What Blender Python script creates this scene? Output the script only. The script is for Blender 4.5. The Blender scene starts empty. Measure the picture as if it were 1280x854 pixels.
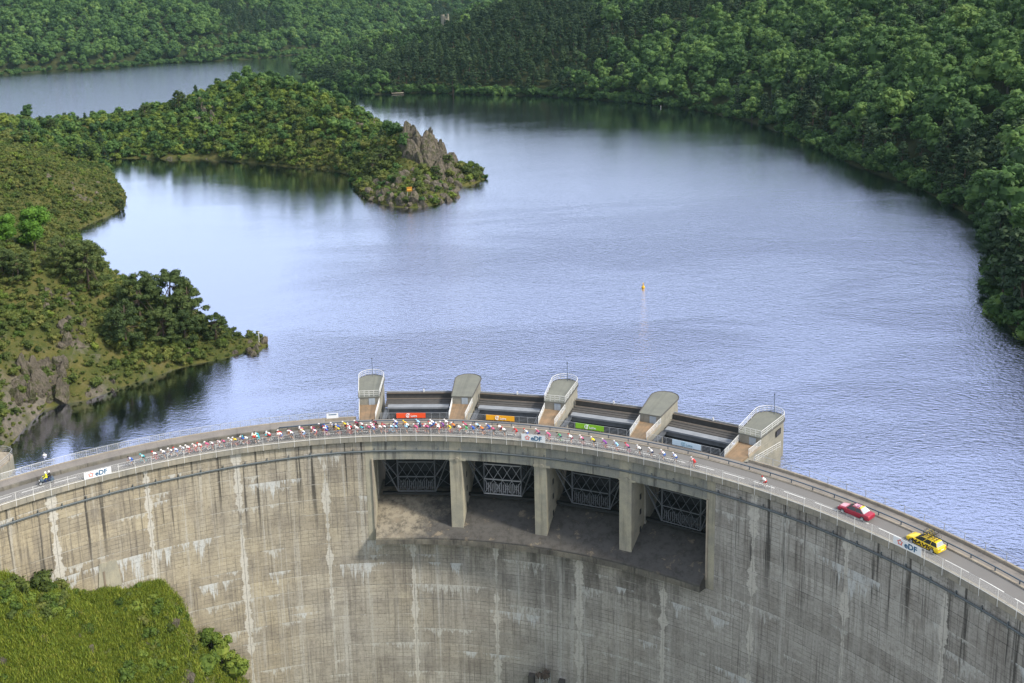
import bpy, bmesh, math, random
import numpy as np
from mathutils import Vector, Matrix

random.seed(7)
rng = np.random.default_rng(11)
sc = bpy.context.scene
COL = sc.collection

# ------------------------------------------------------------------ camera
# World frame: origin = centre of the dam's arc, z = 0 is the roadway on the crest.
R = 75.999                     # radius of the downstream edge of the crest
CXY = np.array([-13.508, 68.035])   # arc centre as seen from the camera's foot
CZ = 65.293                    # camera height over the roadway
FPX, PITCH, ROLL = 1270.54, 0.199306, -0.031544
U0, V0 = 573.37, 249.15        # the lens is shifted down and right, which keeps uprights upright
_c, _s = math.cos(PITCH), math.sin(PITCH)
_r = np.array([1, 0, 0.]); _fw = np.array([0, _c, -_s]); _up = np.array([0, _s, _c])
_cr, _sr = math.cos(ROLL), math.sin(ROLL)
CR, CU = _r*_cr + _up*_sr, _up*_cr - _r*_sr
CAMPOS = np.array([-CXY[0], -CXY[1], CZ])
cam_d = bpy.data.cameras.new('camera')
cam = bpy.data.objects.new('camera', cam_d); COL.objects.link(cam)
cam_d.sensor_fit = 'HORIZONTAL'; cam_d.sensor_width = 36.0
cam_d.lens = 36.0*FPX/1280.0
cam_d.shift_x = (640-U0)/1280.0; cam_d.shift_y = (V0-427)/1280.0
cam_d.clip_start = 1.0; cam_d.clip_end = 6000
cam.matrix_world = Matrix(((CR[0], CU[0], -_fw[0], CAMPOS[0]), (CR[1], CU[1], -_fw[1], CAMPOS[1]),
                           (CR[2], CU[2], -_fw[2], CAMPOS[2]), (0, 0, 0, 1)))
sc.camera = cam
sc.cycles.use_denoising = True
try:
    sc.cycles.denoiser = 'OPENIMAGEDENOISE'; sc.cycles.denoising_prefilter = 'ACCURATE'
except Exception: pass
sc.cycles.max_bounces = 6; sc.cycles.diffuse_bounces = 3; sc.cycles.glossy_bounces = 3
sc.cycles.transmission_bounces = 3; sc.cycles.volume_bounces = 0; sc.cycles.transparent_max_bounces = 4
sc.cycles.sample_clamp_direct = 4.0; sc.cycles.sample_clamp_indirect = 4.0
sc.cycles.caustics_reflective = False; sc.cycles.caustics_refractive = False
sc.view_settings.view_transform = 'Standard'; sc.view_settings.look = 'None'
sc.view_settings.gamma = 1.0; sc.view_settings.exposure = 1.0

# ------------------------------------------------------------------ sky and sun
SUN_DIR = Vector((0.84, -0.44, 0.92)).normalized()      # towards the sun
world = bpy.data.worlds.new('World'); sc.world = world; world.use_nodes = True
wn = world.node_tree; wn.nodes.clear()
sky = wn.nodes.new('ShaderNodeTexSky'); sky.sky_type = 'NISHITA'; sky.sun_disc = False
sky.sun_elevation = math.asin(SUN_DIR.z); sky.sun_rotation = math.atan2(SUN_DIR.x, SUN_DIR.y)
sky.altitude = 400; sky.air_density = 1.2; sky.dust_density = 2.0; sky.ozone_density = 3.0
mixw = wn.nodes.new('ShaderNodeMix'); mixw.data_type = 'RGBA'; mixw.inputs['Factor'].default_value = 0.45
wn.links.new(sky.outputs[0], mixw.inputs['A']); mixw.inputs['B'].default_value = (6.2, 6.1, 6.2, 1)   # thin high cloud
bg = wn.nodes.new('ShaderNodeBackground'); bg.inputs['Strength'].default_value = 0.11
wo = wn.nodes.new('ShaderNodeOutputWorld')
wn.links.new(mixw.outputs['Result'], bg.inputs['Color']); wn.links.new(bg.outputs[0], wo.inputs['Surface'])
sun_d = bpy.data.lights.new('sun', 'SUN'); sun_d.energy = 2.4; sun_d.angle = math.radians(7); sun_d.color = (1.0, 0.93, 0.80)
sun = bpy.data.objects.new('sun', sun_d); COL.objects.link(sun); sun.location = (0, 0, 200)
sun.rotation_euler = SUN_DIR.to_track_quat('Z', 'Y').to_euler()

WATER = -4.0

# ------------------------------------------------------------------ pixel -> place helpers (used to survey the site)
def ray(px, py):
    return _fw + CR*(px-U0)/FPX - CU*(py-V0)/FPX
def un(px, py, z):
    d = ray(px, py); t = (z-CZ)/d[2]
    return CAMPOS + d*t
def polar(px, py, z):
    p = un(px, py, z)
    return math.hypot(p[0], p[1])-R, math.degrees(math.atan2(p[0], p[1]))
def pol(off, th, z):
    t = math.radians(th)
    return ((R+off)*math.sin(t), (R+off)*math.cos(t), z)
def project(P):
    d = P - CAMPOS
    w = d@_fw
    return U0+FPX*(d@CR)/w, V0-FPX*(d@CU)/w, w

# ------------------------------------------------------------------ scene helpers
def setp(o, label=None, cat=None, group=None, kind=None):
    if label: o['label'] = label
    if cat: o['category'] = cat
    if group: o['group'] = group
    if kind: o['kind'] = kind
    return o
def empty(name, loc=(0, 0, 0), rz=0.0, label=None, cat=None, group=None, kind=None):
    o = bpy.data.objects.new(name, None); COL.objects.link(o)
    o.location = loc; o.rotation_euler = (0, 0, rz); o.empty_display_size = 0.3
    return setp(o, label, cat, group, kind)
def link(name, me, parent=None, loc=None, rot=None, scale=None):
    o = bpy.data.objects.new(name, me); COL.objects.link(o)
    if parent: o.parent = parent
    if loc is not None: o.location = loc
    if rot is not None: o.rotation_euler = rot
    if scale is not None: o.scale = scale
    return o
def copy_tree(o, parent=None):
    c = o.copy(); COL.objects.link(c); c.parent = parent
    for ch in list(o.children): copy_tree(ch, c)
    return c

class MB:
    def __init__(s): s.V = []; s.F = []; s.M = []
    def add(s, V, F, m=0):
        b = len(s.V); s.V += [tuple(v) for v in V]
        for f in F: s.F.append(tuple(i+b for i in f)); s.M.append(m)
        return s
    def box(s, c, d, m=0, rot=None, top=None):
        x, y, z = d[0]/2, d[1]/2, d[2]/2; t = top or (1, 1)
        V = [(-x, -y, -z), (x, -y, -z), (x, y, -z), (-x, y, -z), (-x*t[0], -y*t[1], z), (x*t[0], -y*t[1], z), (x*t[0], y*t[1], z), (-x*t[0], y*t[1], z)]
        if rot is not None: V = [tuple(rot@Vector(v)) for v in V]
        V = [(v[0]+c[0], v[1]+c[1], v[2]+c[2]) for v in V]
        return s.add(V, [(0, 3, 2, 1), (4, 5, 6, 7), (0, 1, 5, 4), (1, 2, 6, 5), (2, 3, 7, 6), (3, 0, 4, 7)], m)
    def tube(s, pts, r, n=6, m=0, closed=False):
        P = [Vector(p) for p in pts]; k = len(P); rr = r if isinstance(r, (list, tuple)) else [r]*k
        V = []; up0 = None
        for i in range(k):
            a = P[i-1] if (i > 0 or closed) else P[i]; b = P[(i+1) % k] if (i < k-1 or closed) else P[i]
            t = (b-a).normalized() if (b-a).length > 1e-9 else Vector((0, 0, 1))
            u = Vector((0, 0, 1)) if abs(t.z) < 0.9 else Vector((1, 0, 0))
            if up0 is not None: u = up0
            x = t.cross(u)
            if x.length < 1e-6: x = t.cross(Vector((0, 1, 0)))
            x.normalize(); y = x.cross(t).normalized(); up0 = y
            for j in range(n):
                an = 2*math.pi*j/n
                V.append(P[i]+x*(rr[i]*math.cos(an))+y*(rr[i]*math.sin(an)))
        F = []
        for i in range(k if closed else k-1):
            i2 = (i+1) % k
            for j in range(n): F.append((i*n+j, i*n+(j+1) % n, i2*n+(j+1) % n, i2*n+j))
        if not closed:
            F.append(tuple(range(n))[::-1]); F.append(tuple(range((k-1)*n, k*n)))
        return s.add(V, F, m)
    def prism(s, poly, z0, z1, m=0):          # vertical prism over an xy polygon
        n = len(poly)
        V = [(p[0], p[1], z0) for p in poly]+[(p[0], p[1], z1) for p in poly]
        F = [(i, (i+1) % n, n+(i+1) % n, n+i) for i in range(n)]+[tuple(range(n))[::-1], tuple(range(n, 2*n))]
        return s.add(V, F, m)
    def sweep(s, prof, th0, th1, step=1.0, m=0):   # (off, z) polygon swept along the arc of the dam
        k = max(1, int(math.ceil((th1-th0)/step))); n = len(prof); V = []
        for i in range(k+1):
            th = th0+(th1-th0)*i/k
            V += [pol(o, th, z) for o, z in prof]
        F = [(i*n+j, i*n+(j+1) % n, (i+1)*n+(j+1) % n, (i+1)*n+j) for i in range(k) for j in range(n)]
        F += [tuple(range(n))[::-1], tuple(range(k*n, (k+1)*n))]
        return s.add(V, F, m)
    def mesh(s, name, mats, smooth=False):
        me = bpy.data.meshes.new(name); me.from_pydata(s.V, [], s.F)
        for a in (mats if isinstance(mats, (list, tuple)) else [mats]): me.materials.append(a)
        if any(s.M): me.polygons.foreach_set('material_index', s.M)
        if smooth: me.polygons.foreach_set('use_smooth', [True]*len(s.F))
        me.update(); return me
    def build(s, name, mats, parent=None, smooth=False, loc=None, rot=None):
        return link(name, s.mesh(name, mats, smooth), parent, loc, rot)

def np_mesh(name, V, F, mat, smooth=False):
    V = np.asarray(V, np.float32); F = np.asarray(F, np.int32); n = F.shape[1]
    me = bpy.data.meshes.new(name)
    me.vertices.add(len(V)); me.vertices.foreach_set('co', V.ravel())
    me.loops.add(F.size); me.loops.foreach_set('vertex_index', F.ravel())
    me.polygons.add(len(F)); me.polygons.foreach_set('loop_start', np.arange(0, F.size, n, dtype=np.int32))
    if smooth: me.polygons.foreach_set('use_smooth', np.ones(len(F), bool))
    me.update(calc_edges=True)
    if mat: me.materials.append(mat)
    return me

# ------------------------------------------------------------------ node helpers
class NT:
    def __init__(s, name):
        s.mat = bpy.data.materials.new(name); s.mat.use_nodes = True
        s.t = s.mat.node_tree; s.t.nodes.clear()
        s.out = s.t.nodes.new('ShaderNodeOutputMaterial'); s.b = s.t.nodes.new('ShaderNodeBsdfPrincipled')
        s.t.links.new(s.b.outputs[0], s.out.inputs['Surface'])
    def n(s, typ, **kw):
        nd = s.t.nodes.new(typ)
        for k, v in kw.items(): setattr(nd, k, v)
        return nd
    def put(s, sock, v):
        if isinstance(v, bpy.types.NodeSocket): s.t.links.new(v, sock)
        elif v is not None: sock.default_value = v
    def m(s, op, a, b=None, c=None, clamp=False):
        nd = s.n('ShaderNodeMath', operation=op, use_clamp=clamp)
        s.put(nd.inputs[0], a)
        if b is not None: s.put(nd.inputs[1], b)
        if c is not None: s.put(nd.inputs[2], c)
        return nd.outputs[0]
    def ss(s, x, a, b):                        # smoothstep
        nd = s.n('ShaderNodeMapRange', interpolation_type='SMOOTHSTEP')
        s.put(nd.inputs[0], x); nd.inputs[1].default_value = a; nd.inputs[2].default_value = b
        return nd.outputs[0]
    def xyz(s, x=0, y=0, z=0):
        nd = s.n('ShaderNodeCombineXYZ')
        for i, v in enumerate((x, y, z)): s.put(nd.inputs[i], v)
        return nd.outputs[0]
    def noise(s, vec, scale=1, detail=3, rough=0.55, dist=0):
        nd = s.n('ShaderNodeTexNoise'); s.put(nd.inputs['Vector'], vec); nd.inputs['Scale'].default_value = scale
        nd.inputs['Detail'].default_value = detail; nd.inputs['Roughness'].default_value = rough; nd.inputs['Distortion'].default_value = dist
        return nd.outputs['Fac']
    def mix(s, f, a, b, blend='MIX'):
        nd = s.n('ShaderNodeMix', data_type='RGBA', blend_type=blend)
        s.put(nd.inputs['Factor'], f)
        for k, v in (('A', a), ('B', b)):
            s.put([i for i in nd.inputs if i.name == k and i.type == 'RGBA'][0], v if isinstance(v, bpy.types.NodeSocket) else (*v, 1) if len(v) == 3 else v)
        return [o for o in nd.outputs if o.type == 'RGBA'][0]
    def pos(s):
        return s.n('ShaderNodeNewGeometry').outputs['Position']
    def obj(s):
        return s.n('ShaderNodeTexCoord').outputs['Object']
    def bump(s, h, strength=0.5, dist=0.05):
        nd = s.n('ShaderNodeBump'); nd.inputs['Strength'].default_value = strength; nd.inputs['Distance'].default_value = dist
        s.put(nd.inputs['Height'], h); s.put(s.b.inputs['Normal'], nd.outputs[0]); return nd
    def ramp(s, f, stops):
        nd = s.n('ShaderNodeValToRGB'); e = nd.color_ramp.elements
        while len(e) < len(stops): e.new(0.5)
        for i, (p, c) in enumerate(stops): e[i].position = p; e[i].color = (*c, 1)
        s.put(nd.inputs[0], f); return nd.outputs[0]
    def fin(s, col=None, rough=0.7, metal=0.0, spec=None):
        if col is not None: s.put(s.b.inputs['Base Color'], col if isinstance(col, bpy.types.NodeSocket) else (*col, 1))
        s.put(s.b.inputs['Roughness'], rough); s.b.inputs['Metallic'].default_value = metal
        if spec is not None: s.b.inputs['Specular IOR Level'].default_value = spec
        return s.mat

def plain(name, col, rough=0.5, metal=0.0, var=0.12, scale=3.0, spec=None):
    t = NT(name); f = t.noise(t.obj(), scale, 4)
    a = tuple(max(0, c*(1-var)) for c in col); b = tuple(min(1, c*(1+var)) for c in col)
    return t.fin(t.mix(f, a, b), rough, metal, spec)

def mat_concrete(name, c1, c2, dark, streak=0.6, scale=1.0, moss=None):
    t = NT(name); p = t.pos(); sp = t.n('ShaderNodeSeparateXYZ'); t.put(sp.inputs[0], p)
    u = t.m('MULTIPLY', t.m('ARCTAN2', sp.outputs[0], sp.outputs[1]), R)
    f = t.noise(p, 0.35*scale, 5, 0.6); col = t.mix(t.ss(f, 0.3, 0.7), c1, c2)
    st = t.noise(t.xyz(t.m('MULTIPLY', u, 1.1*scale), t.m('MULTIPLY', sp.outputs[2], 0.10), 0), 1.0, 4, 0.65)
    col = t.mix(t.m('MULTIPLY', t.ss(st, 0.48, 0.72), streak), col, dark)
    g = t.noise(p, 6*scale, 4, 0.7)
    col = t.mix(t.m('MULTIPLY', t.ss(g, 0.45, 0.75), 0.35), col, dark)
    if moss:
        col = t.mix(t.ss(t.noise(p, 0.9*scale, 4, 0.7), 0.55, 0.75), col, moss)
    t.bump(g, 0.4, 0.03)
    return t.fin(col, 0.9, 0, 0.2)

def mat_face():
    t = NT('dam_face_concrete'); p = t.pos(); sp = t.n('ShaderNodeSeparateXYZ'); t.put(sp.inputs[0], p)
    ang = t.m('ARCTAN2', sp.outputs[0], sp.outputs[1]); u = t.m('MULTIPLY', ang, R); v = sp.outputs[2]
    uv = t.xyz(u, v, 0)
    lo = t.noise(uv, 0.035, 4, 0.6)
    # sunlit warmth painted into the left of the face, shaded grey into the right
    lr = t.m('ADD', t.m('MULTIPLY', u, -0.011), t.m('MULTIPLY', lo, 1.5)); w = t.ss(lr, 0.25, 1.35)
    col = t.mix(w, (0.42, 0.405, 0.37), (0.405, 0.345, 0.235))
    mid = t.noise(t.xyz(t.m('MULTIPLY', u, 0.30), t.m('MULTIPLY', v, 0.14), 3.1), 1.0, 6, 0.7)
    col = t.mix(t.m('MULTIPLY', t.ss(mid, 0.42, 0.72), 0.65), col, (0.20, 0.178, 0.155))
    # marks of the shuttering boards
    br = t.n('ShaderNodeTexBrick'); t.put(br.inputs['Vector'], uv); br.offset = 0.0; br.squash = 1.0
    br.inputs['Scale'].default_value = 1.0; br.inputs['Brick Width'].default_value = 1.25; br.inputs['Row Height'].default_value = 0.625
    br.inputs['Mortar Size'].default_value = 0.045; br.inputs['Mortar Smooth'].default_value = 0.3; br.inputs['Bias'].default_value = 0.0
    br.inputs['Color1'].default_value = (0.44, 0.44, 0.44, 1); br.inputs['Color2'].default_value = (0.57, 0.57, 0.57, 1); br.inputs['Mortar'].default_value = (0.5, 0.5, 0.5, 1)
    col = t.mix(0.55, col, br.outputs['Color'], 'OVERLAY')
    col = t.mix(t.m('MULTIPLY', br.outputs['Fac'], t.m('MULTIPLY', t.ss(t.noise(uv, 0.4, 3), 0.35, 0.65), 0.55)), col, (0.075, 0.065, 0.055))
    # every casting lift took a slightly different tone
    rw = t.m('FLOOR', t.m('DIVIDE', t.m('MULTIPLY', v, -1.0), 2.5)); jb = t.m('FLOOR', t.m('DIVIDE', t.m('SUBTRACT', t.m('MULTIPLY', ang, 180/math.pi), 3.5), 9.73))
    wn_ = t.n('ShaderNodeTexWhiteNoise', noise_dimensions='2D'); t.put(wn_.inputs['Vector'], t.xyz(rw, jb, 0))
    band = t.noise(t.xyz(t.m('MULTIPLY', u, 0.03), t.m('MULTIPLY', v, 1.6), 8), 1.0, 3, 0.6)
    col = t.mix(t.m('MULTIPLY', wn_.outputs['Value'], 0.32), col, (0.12, 0.105, 0.092))
    col = t.mix(t.m('MULTIPLY', t.ss(band, 0.5, 0.72), 0.16), col, (0.13, 0.115, 0.10))
    # dirt washed over the spillway lip, heavier towards the right
    lipd = t.m('MULTIPLY', t.m('MULTIPLY', t.ss(v, -30, -17.5), t.m('SUBTRACT', 1.0, t.ss(u, 42, 50))), t.ss(u, -6, 26))
    ln_ = t.noise(t.xyz(t.m('MULTIPLY', u, 0.35), t.m('MULTIPLY', v, 0.07), 12), 1.0, 5, 0.7)
    col = t.mix(t.m('MULTIPLY', lipd, t.m('MULTIPLY', t.ss(ln_, 0.36, 0.62), 0.85)), col, (0.065, 0.06, 0.055))
    # pale vertical wash
    vw = t.noise(t.xyz(t.m('MULTIPLY', u, 0.5), t.m('MULTIPLY', v, 0.012), 21), 1.0, 5, 0.75)
    col = t.mix(t.m('MULTIPLY', t.ss(vw, 0.52, 0.66), 0.6), col, (0.48, 0.47, 0.435))
    # long dark run-off streaks from the crest
    s1 = t.noise(t.xyz(t.m('MULTIPLY', u, 0.95), t.m('MULTIPLY', v, 0.018), 0), 1.0, 4, 0.7)
    s2 = t.noise(t.xyz(t.m('MULTIPLY', u, 0.45), 7.7, 0), 1.0, 2, 0.5)
    depth = t.m('MULTIPLY', v, -1.0)
    fade = t.m('SUBTRACT', 1.0, t.ss(t.m('DIVIDE', depth, t.m('ADD', t.m('MULTIPLY', s2, 26.0), 2.0)), 0.5, 1.05))
    col = t.mix(t.m('MULTIPLY', t.m('MULTIPLY', t.ss(s1, 0.52, 0.62), fade), 0.88), col, (0.04, 0.038, 0.035))
    s3 = t.noise(t.xyz(t.m('MULTIPLY', u, 2.6), t.m('MULTIPLY', v, 0.06), 5), 1.0, 4, 0.7)
    col = t.mix(t.m('MULTIPLY', t.ss(s3, 0.50, 0.70), 0.62), col, (0.10, 0.088, 0.078))
    # white lime bleeding out below the casting lifts
    h = 2.5
    row = t.m('FLOOR', t.m('DIVIDE', depth, h)); tt = t.m('FRACT', t.m('DIVIDE', depth, h))
    patch = t.noise(t.xyz(t.m('MULTIPLY', u, 0.11), t.m('MULTIPLY', row, 5.37), 2.2), 1.0, 2, 0.5)
    drip = t.noise(t.xyz(t.m('MULTIPLY', u, 1.9), t.m('MULTIPLY', row, 9.1), 0.5), 1.0, 3, 0.7)
    ln = t.m('MULTIPLY', t.m('MULTIPLY', t.ss(patch, 0.53, 0.73), t.ss(drip, 0.28, 0.8)), 1.5)
    wm = t.ss(t.m('SUBTRACT', ln, tt), 0.0, 0.10)
    wm = t.m('MULTIPLY', wm, t.ss(t.noise(t.xyz(t.m('MULTIPLY', u, 3.0), t.m('MULTIPLY', v, .8), 9), 1.0, 5, 0.75), 0.36, 0.60))
    col = t.mix(t.m('MULTIPLY', wm, 0.85), col, (0.50, 0.50, 0.47))
    # a few old seepage fans that run down over several lifts
    h2 = 7.5; row2 = t.m('FLOOR', t.m('DIVIDE', t.m('ADD', depth, 1.2), h2)); t2 = t.m('FRACT', t.m('DIVIDE', t.m('ADD', depth, 1.2), h2))
    pa2 = t.noise(t.xyz(t.m('MULTIPLY', u, 0.075), t.m('MULTIPLY', row2, 3.71), 14), 1.0, 2, 0.5); dr2 = t.noise(t.xyz(t.m('MULTIPLY', u, 1.1), t.m('MULTIPLY', row2, 4.9), 3.5), 1.0, 4, 0.75)
    l2 = t.m('MULTIPLY', t.ss(pa2, 0.50, 0.66), t.ss(dr2, 0.35, 0.85)); w2 = t.ss(t.m('SUBTRACT', l2, t2), 0.0, 0.06)
    w2 = t.m('MULTIPLY', w2, t.ss(t.noise(t.xyz(t.m('MULTIPLY', u, 2.2), t.m('MULTIPLY', v, .35), 19), 1.0, 5, 0.75), 0.34, 0.56))
    col = t.mix(t.m('MULTIPLY', w2, 0.9), col, (0.52, 0.535, 0.53))
    # thin pale line at every lift
    ll = t.m('SUBTRACT', 1.0, t.ss(t.m('ABSOLUTE', t.m('SUBTRACT', tt, 0.03)), 0.0, 0.05))
    col = t.mix(t.m('MULTIPLY', t.m('MULTIPLY', ll, t.ss(t.noise(uv, 0.25, 3), 0.45, 0.65)), 0.7), col, (0.46, 0.44, 0.39))
    # lime along the contraction joints
    jj = t.m('DIVIDE', t.m('SUBTRACT', t.m('MULTIPLY', ang, 180/math.pi), 3.5), 9.73)
    jid = t.m('ROUND', jj); jd = t.m('MULTIPLY', t.m('ABSOLUTE', t.m('SUBTRACT', jj, jid)), 12.9)
    jw = t.noise(t.xyz(t.m('MULTIPLY', v, 0.25), t.m('MULTIPLY', jid, 3.3), 0), 1.0, 5, 0.7)
    jn = t.noise(t.xyz(t.m('MULTIPLY', u, 1.5), t.m('MULTIPLY', v, 1.1), 4), 1.0, 5, 0.8)
    jr = t.ss(t.noise(t.xyz(t.m('MULTIPLY', jid, 7.31), t.m('MULTIPLY', v, .045), 31), 1.0, 3, 0.7), 0.30, 0.54)
    jm = t.ss(t.m('SUBTRACT', t.m('ADD', t.m('MULTIPLY', t.m('MULTIPLY', t.ss(jw, 0.34, 0.72), jr), t.m('MULTIPLY', jn, 1.7)), 0.05), jd), -0.06, 0.10)
    col = t.mix(t.m('MULTIPLY', jm, 0.9), col, (0.52, 0.50, 0.45))
    gr = t.noise(p, 3.0, 6, 0.75)
    col = t.mix(t.m('MULTIPLY', t.ss(gr, 0.48, 0.75), 0.6), col, (0.07, 0.063, 0.055))
    col = t.mix(t.m('MULTIPLY', t.ss(gr, 0.5, 0.2), 0.25), col, (0.45, 0.42, 0.36))
    t.bump(t.m('ADD', t.m('MULTIPLY', br.outputs['Fac'], -0.6), gr), 0.5, 0.03)
    return t.fin(col, 0.92, 0, 0.15)

def mat_water():
    t = NT('lake_water'); p = t.pos()
    mp = t.n('ShaderNodeMapping'); t.put(mp.inputs['Vector'], p); mp.inputs['Rotation'].default_value = (0, 0, 0.5); mp.inputs['Scale'].default_value = (0.55, 1.0, 1.0)
    a = t.noise(mp.outputs[0], 1.75, 3, 0.6); b = t.noise(mp.outputs[0], 0.5, 3, 0.6)
    mc = t.n('ShaderNodeMapping'); t.put(mc.inputs['Vector'], p); mc.inputs['Rotation'].default_value = (0, 0, -.5); mc.inputs['Scale'].default_value = (.5, 1.4, 1)
    c = t.noise(mc.outputs[0], 0.02, 4, 0.6, .6)
    sp = t.n('ShaderNodeSeparateXYZ'); t.put(sp.inputs[0], p)
    # open water towards the dam is ruffled, the lee of the headland and the upper reach are calm
    lee = t.ss(t.m('ADD', sp.outputs[0], t.m('MULTIPLY', sp.outputs[1], -0.05)), -52, 5)
    fetch = t.m('MULTIPLY', t.m('SUBTRACT', 1.0, t.ss(sp.outputs[1], 90, 300)), lee)
    arm = t.m('MULTIPLY', t.ss(t.m('DIVIDE', sp.outputs[0], sp.outputs[1]), -0.17, -0.25), t.ss(sp.outputs[1], 430, 560))
    mid = t.m('MULTIPLY', t.m('SUBTRACT', 1.0, t.ss(sp.outputs[1], 240, 520)), lee)
    amp = t.m('ADD', t.m('MULTIPLY', t.m('MULTIPLY', t.ss(c, 0.40, 0.60), 0.75), t.m('ADD', fetch, 0.06)), t.m('ADD', t.m('MULTIPLY', fetch, 0.47), 0.065))
    amp = t.m('ADD', amp, t.m('ADD', t.m('MULTIPLY', arm, 0.8), t.m('MULTIPLY', mid, 0.20)))
    h = t.m('MULTIPLY', t.m('ADD', a, t.m('MULTIPLY', b, 0.55)), amp)
    t.bump(h, 1.0, 0.28)
    pass
    return t.fin((0.66, 0.715, 0.965), 0.075, 1.0)

def mat_leaf(name, stops, var=0.5, scale=0.7):
    t = NT(name); oi = t.n('ShaderNodeObjectInfo'); f = t.noise(t.obj(), scale, 3, 0.6)
    x = t.m('ADD', t.m('MULTIPLY', oi.outputs['Random'], 1-var), t.m('MULTIPLY', t.ss(f, 0.3, 0.7), var))
    col = t.ramp(x, stops)
    t.fin(col, 0.65, 0, 0.25)
    tr = t.n('ShaderNodeBsdfTranslucent'); t.put(tr.inputs['Color'], col)
    ms = t.n('ShaderNodeMixShader'); ms.inputs[0].default_value = 0.22
    t.t.links.new(t.b.outputs[0], ms.inputs[1]); t.t.links.new(tr.outputs[0], ms.inputs[2]); t.t.links.new(ms.outputs[0], t.out.inputs['Surface'])
    return t.mat

def mat_ground(name, stops, rock, slope=(0.72, 0.86), scale=0.35, rockmix=1.0):
    t = NT(name); p = t.pos(); g = t.n('ShaderNodeNewGeometry'); sp = t.n('ShaderNodeSeparateXYZ'); t.put(sp.inputs[0], g.outputs['True Normal'])
    f = t.noise(p, scale, 6, 0.7); col = t.ramp(f, stops)
    rn = t.noise(p, 1.2, 6, 0.75); rc = t.mix(t.ss(rn, 0.35, 0.65), rock[0], rock[1])
    k = t.m('ADD', sp.outputs[2], t.m('MULTIPLY', t.m('SUBTRACT', t.noise(p, 0.25, 4, 0.6), 0.5), 0.5))
    col = t.mix(t.m('MULTIPLY', t.m('SUBTRACT', 1.0, t.ss(k, *slope)), rockmix), col, rc)
    t.bump(t.noise(p, 2.5, 6, 0.8), 1.0, 0.25)
    return t.fin(col, 0.95, 0, 0.1)

def mat_rock(name, a, b, c):
    t = NT(name); p = t.pos()
    f = t.noise(p, 0.8, 7, 0.75); col = t.mix(t.ss(f, 0.32, 0.68), a, b)
    mp = t.n('ShaderNodeMapping'); t.put(mp.inputs['Vector'], p); mp.inputs['Scale'].default_value = (1.6, 1.6, 0.35); mp.inputs['Rotation'].default_value = (.25, .15, 0)
    cr = t.noise(mp.outputs[0], 1.4, 6, 0.8, 1.2)
    col = t.mix(t.m('MULTIPLY', t.ss(cr, 0.50, 0.66), 0.85), col, c)
    col = t.mix(t.m('MULTIPLY', t.ss(t.noise(p, 0.6, 5, 0.7), 0.50, 0.62), 0.75), col, (0.075, 0.085, 0.03))
    t.bump(t.m('ADD', cr, t.noise(p, 4, 5, 0.8)), 1.0, 0.35)
    return t.fin(col, 0.95, 0, 0.15)

M = {}
M['face'] = mat_face()
M['crest'] = mat_concrete('crest_concrete', (0.33, 0.30, 0.24), (0.24, 0.23, 0.20), (0.09, 0.085, 0.08), 0.55)
M['lintel'] = mat_concrete('lintel_concrete', (0.31, 0.30, 0.24), (0.21, 0.215, 0.20), (0.05, 0.05, 0.048), 0.8, 1.2)
M['pier'] = mat_concrete('pier_concrete', (0.33, 0.315, 0.265), (0.24, 0.235, 0.205), (0.11, 0.10, 0.085), 0.55, 1.3)
M['pillar'] = mat_concrete('pillar_concrete', (0.40, 0.37, 0.28), (0.29, 0.28, 0.23), (0.13, 0.115, 0.09), 0.5, 1.6)
def mat_glacis():
    t = NT('spillway_concrete'); p = t.pos(); sp = t.n('ShaderNodeSeparateXYZ'); t.put(sp.inputs[0], p)
    wet = t.ss(t.m('ADD', t.m('MULTIPLY', sp.outputs[0], 0.05), t.m('MULTIPLY', t.noise(p, 0.22, 6, 0.75), 1.7)), 0.95, 1.45)
    col = t.mix(wet, (0.26, 0.23, 0.175), (0.085, 0.081, 0.075))
    g = t.noise(p, 0.9, 7, 0.75); col = t.mix(t.m('MULTIPLY', t.ss(g, 0.42, 0.66), 0.8), col, (0.04, 0.037, 0.034))
    h = t.noise(p, 0.45, 5, 0.7); col = t.mix(t.m('MULTIPLY', t.ss(h, 0.56, 0.68), 0.6), col, (0.30, 0.25, 0.18))
    t.bump(g, 0.5, 0.05)
    return t.fin(col, 0.8, 0, 0.3)
M['glacis'] = mat_glacis()
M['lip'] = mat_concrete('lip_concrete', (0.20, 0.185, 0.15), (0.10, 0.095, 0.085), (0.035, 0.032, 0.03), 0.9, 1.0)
M['floor'] = mat_concrete('platform_floor', (0.30, 0.20, 0.12), (0.20, 0.15, 0.10), (0.10, 0.08, 0.06), 0.5, 1.5)
M['roof'] = mat_concrete('roof_felt', (0.20, 0.205, 0.175), (0.165, 0.17, 0.15), (0.10, 0.105, 0.09), 0.35, 1.5)
M['kerb'] = mat_concrete('kerb_stone', (0.40, 0.35, 0.27), (0.30, 0.26, 0.21), (0.13, 0.11, 0.09), 0.4, 2)
M['pave'] = mat_concrete('pavement_concrete', (0.26, 0.235, 0.21), (0.20, 0.185, 0.17), (0.10, 0.095, 0.09), 0.3, 1)
def mat_asphalt():
    t = NT('asphalt'); p = t.pos(); f = t.noise(p, 0.3, 5, 0.6); g = t.noise(p, 14, 3, 0.8)
    c = t.mix(f, (0.165, 0.16, 0.155), (0.215, 0.208, 0.20)); c = t.mix(t.m('MULTIPLY', g, 0.4), c, (0.12, 0.115, 0.11))
    return t.fin(c, 0.9, 0, 0.2)
M['asphalt'] = mat_asphalt()
M['paint'] = plain('road_paint', (0.66, 0.66, 0.63), 0.7, 0, 0.2, 2)
M['white'] = plain('white_paint', (0.72, 0.72, 0.70), 0.5, 0, 0.12, 1)
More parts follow.
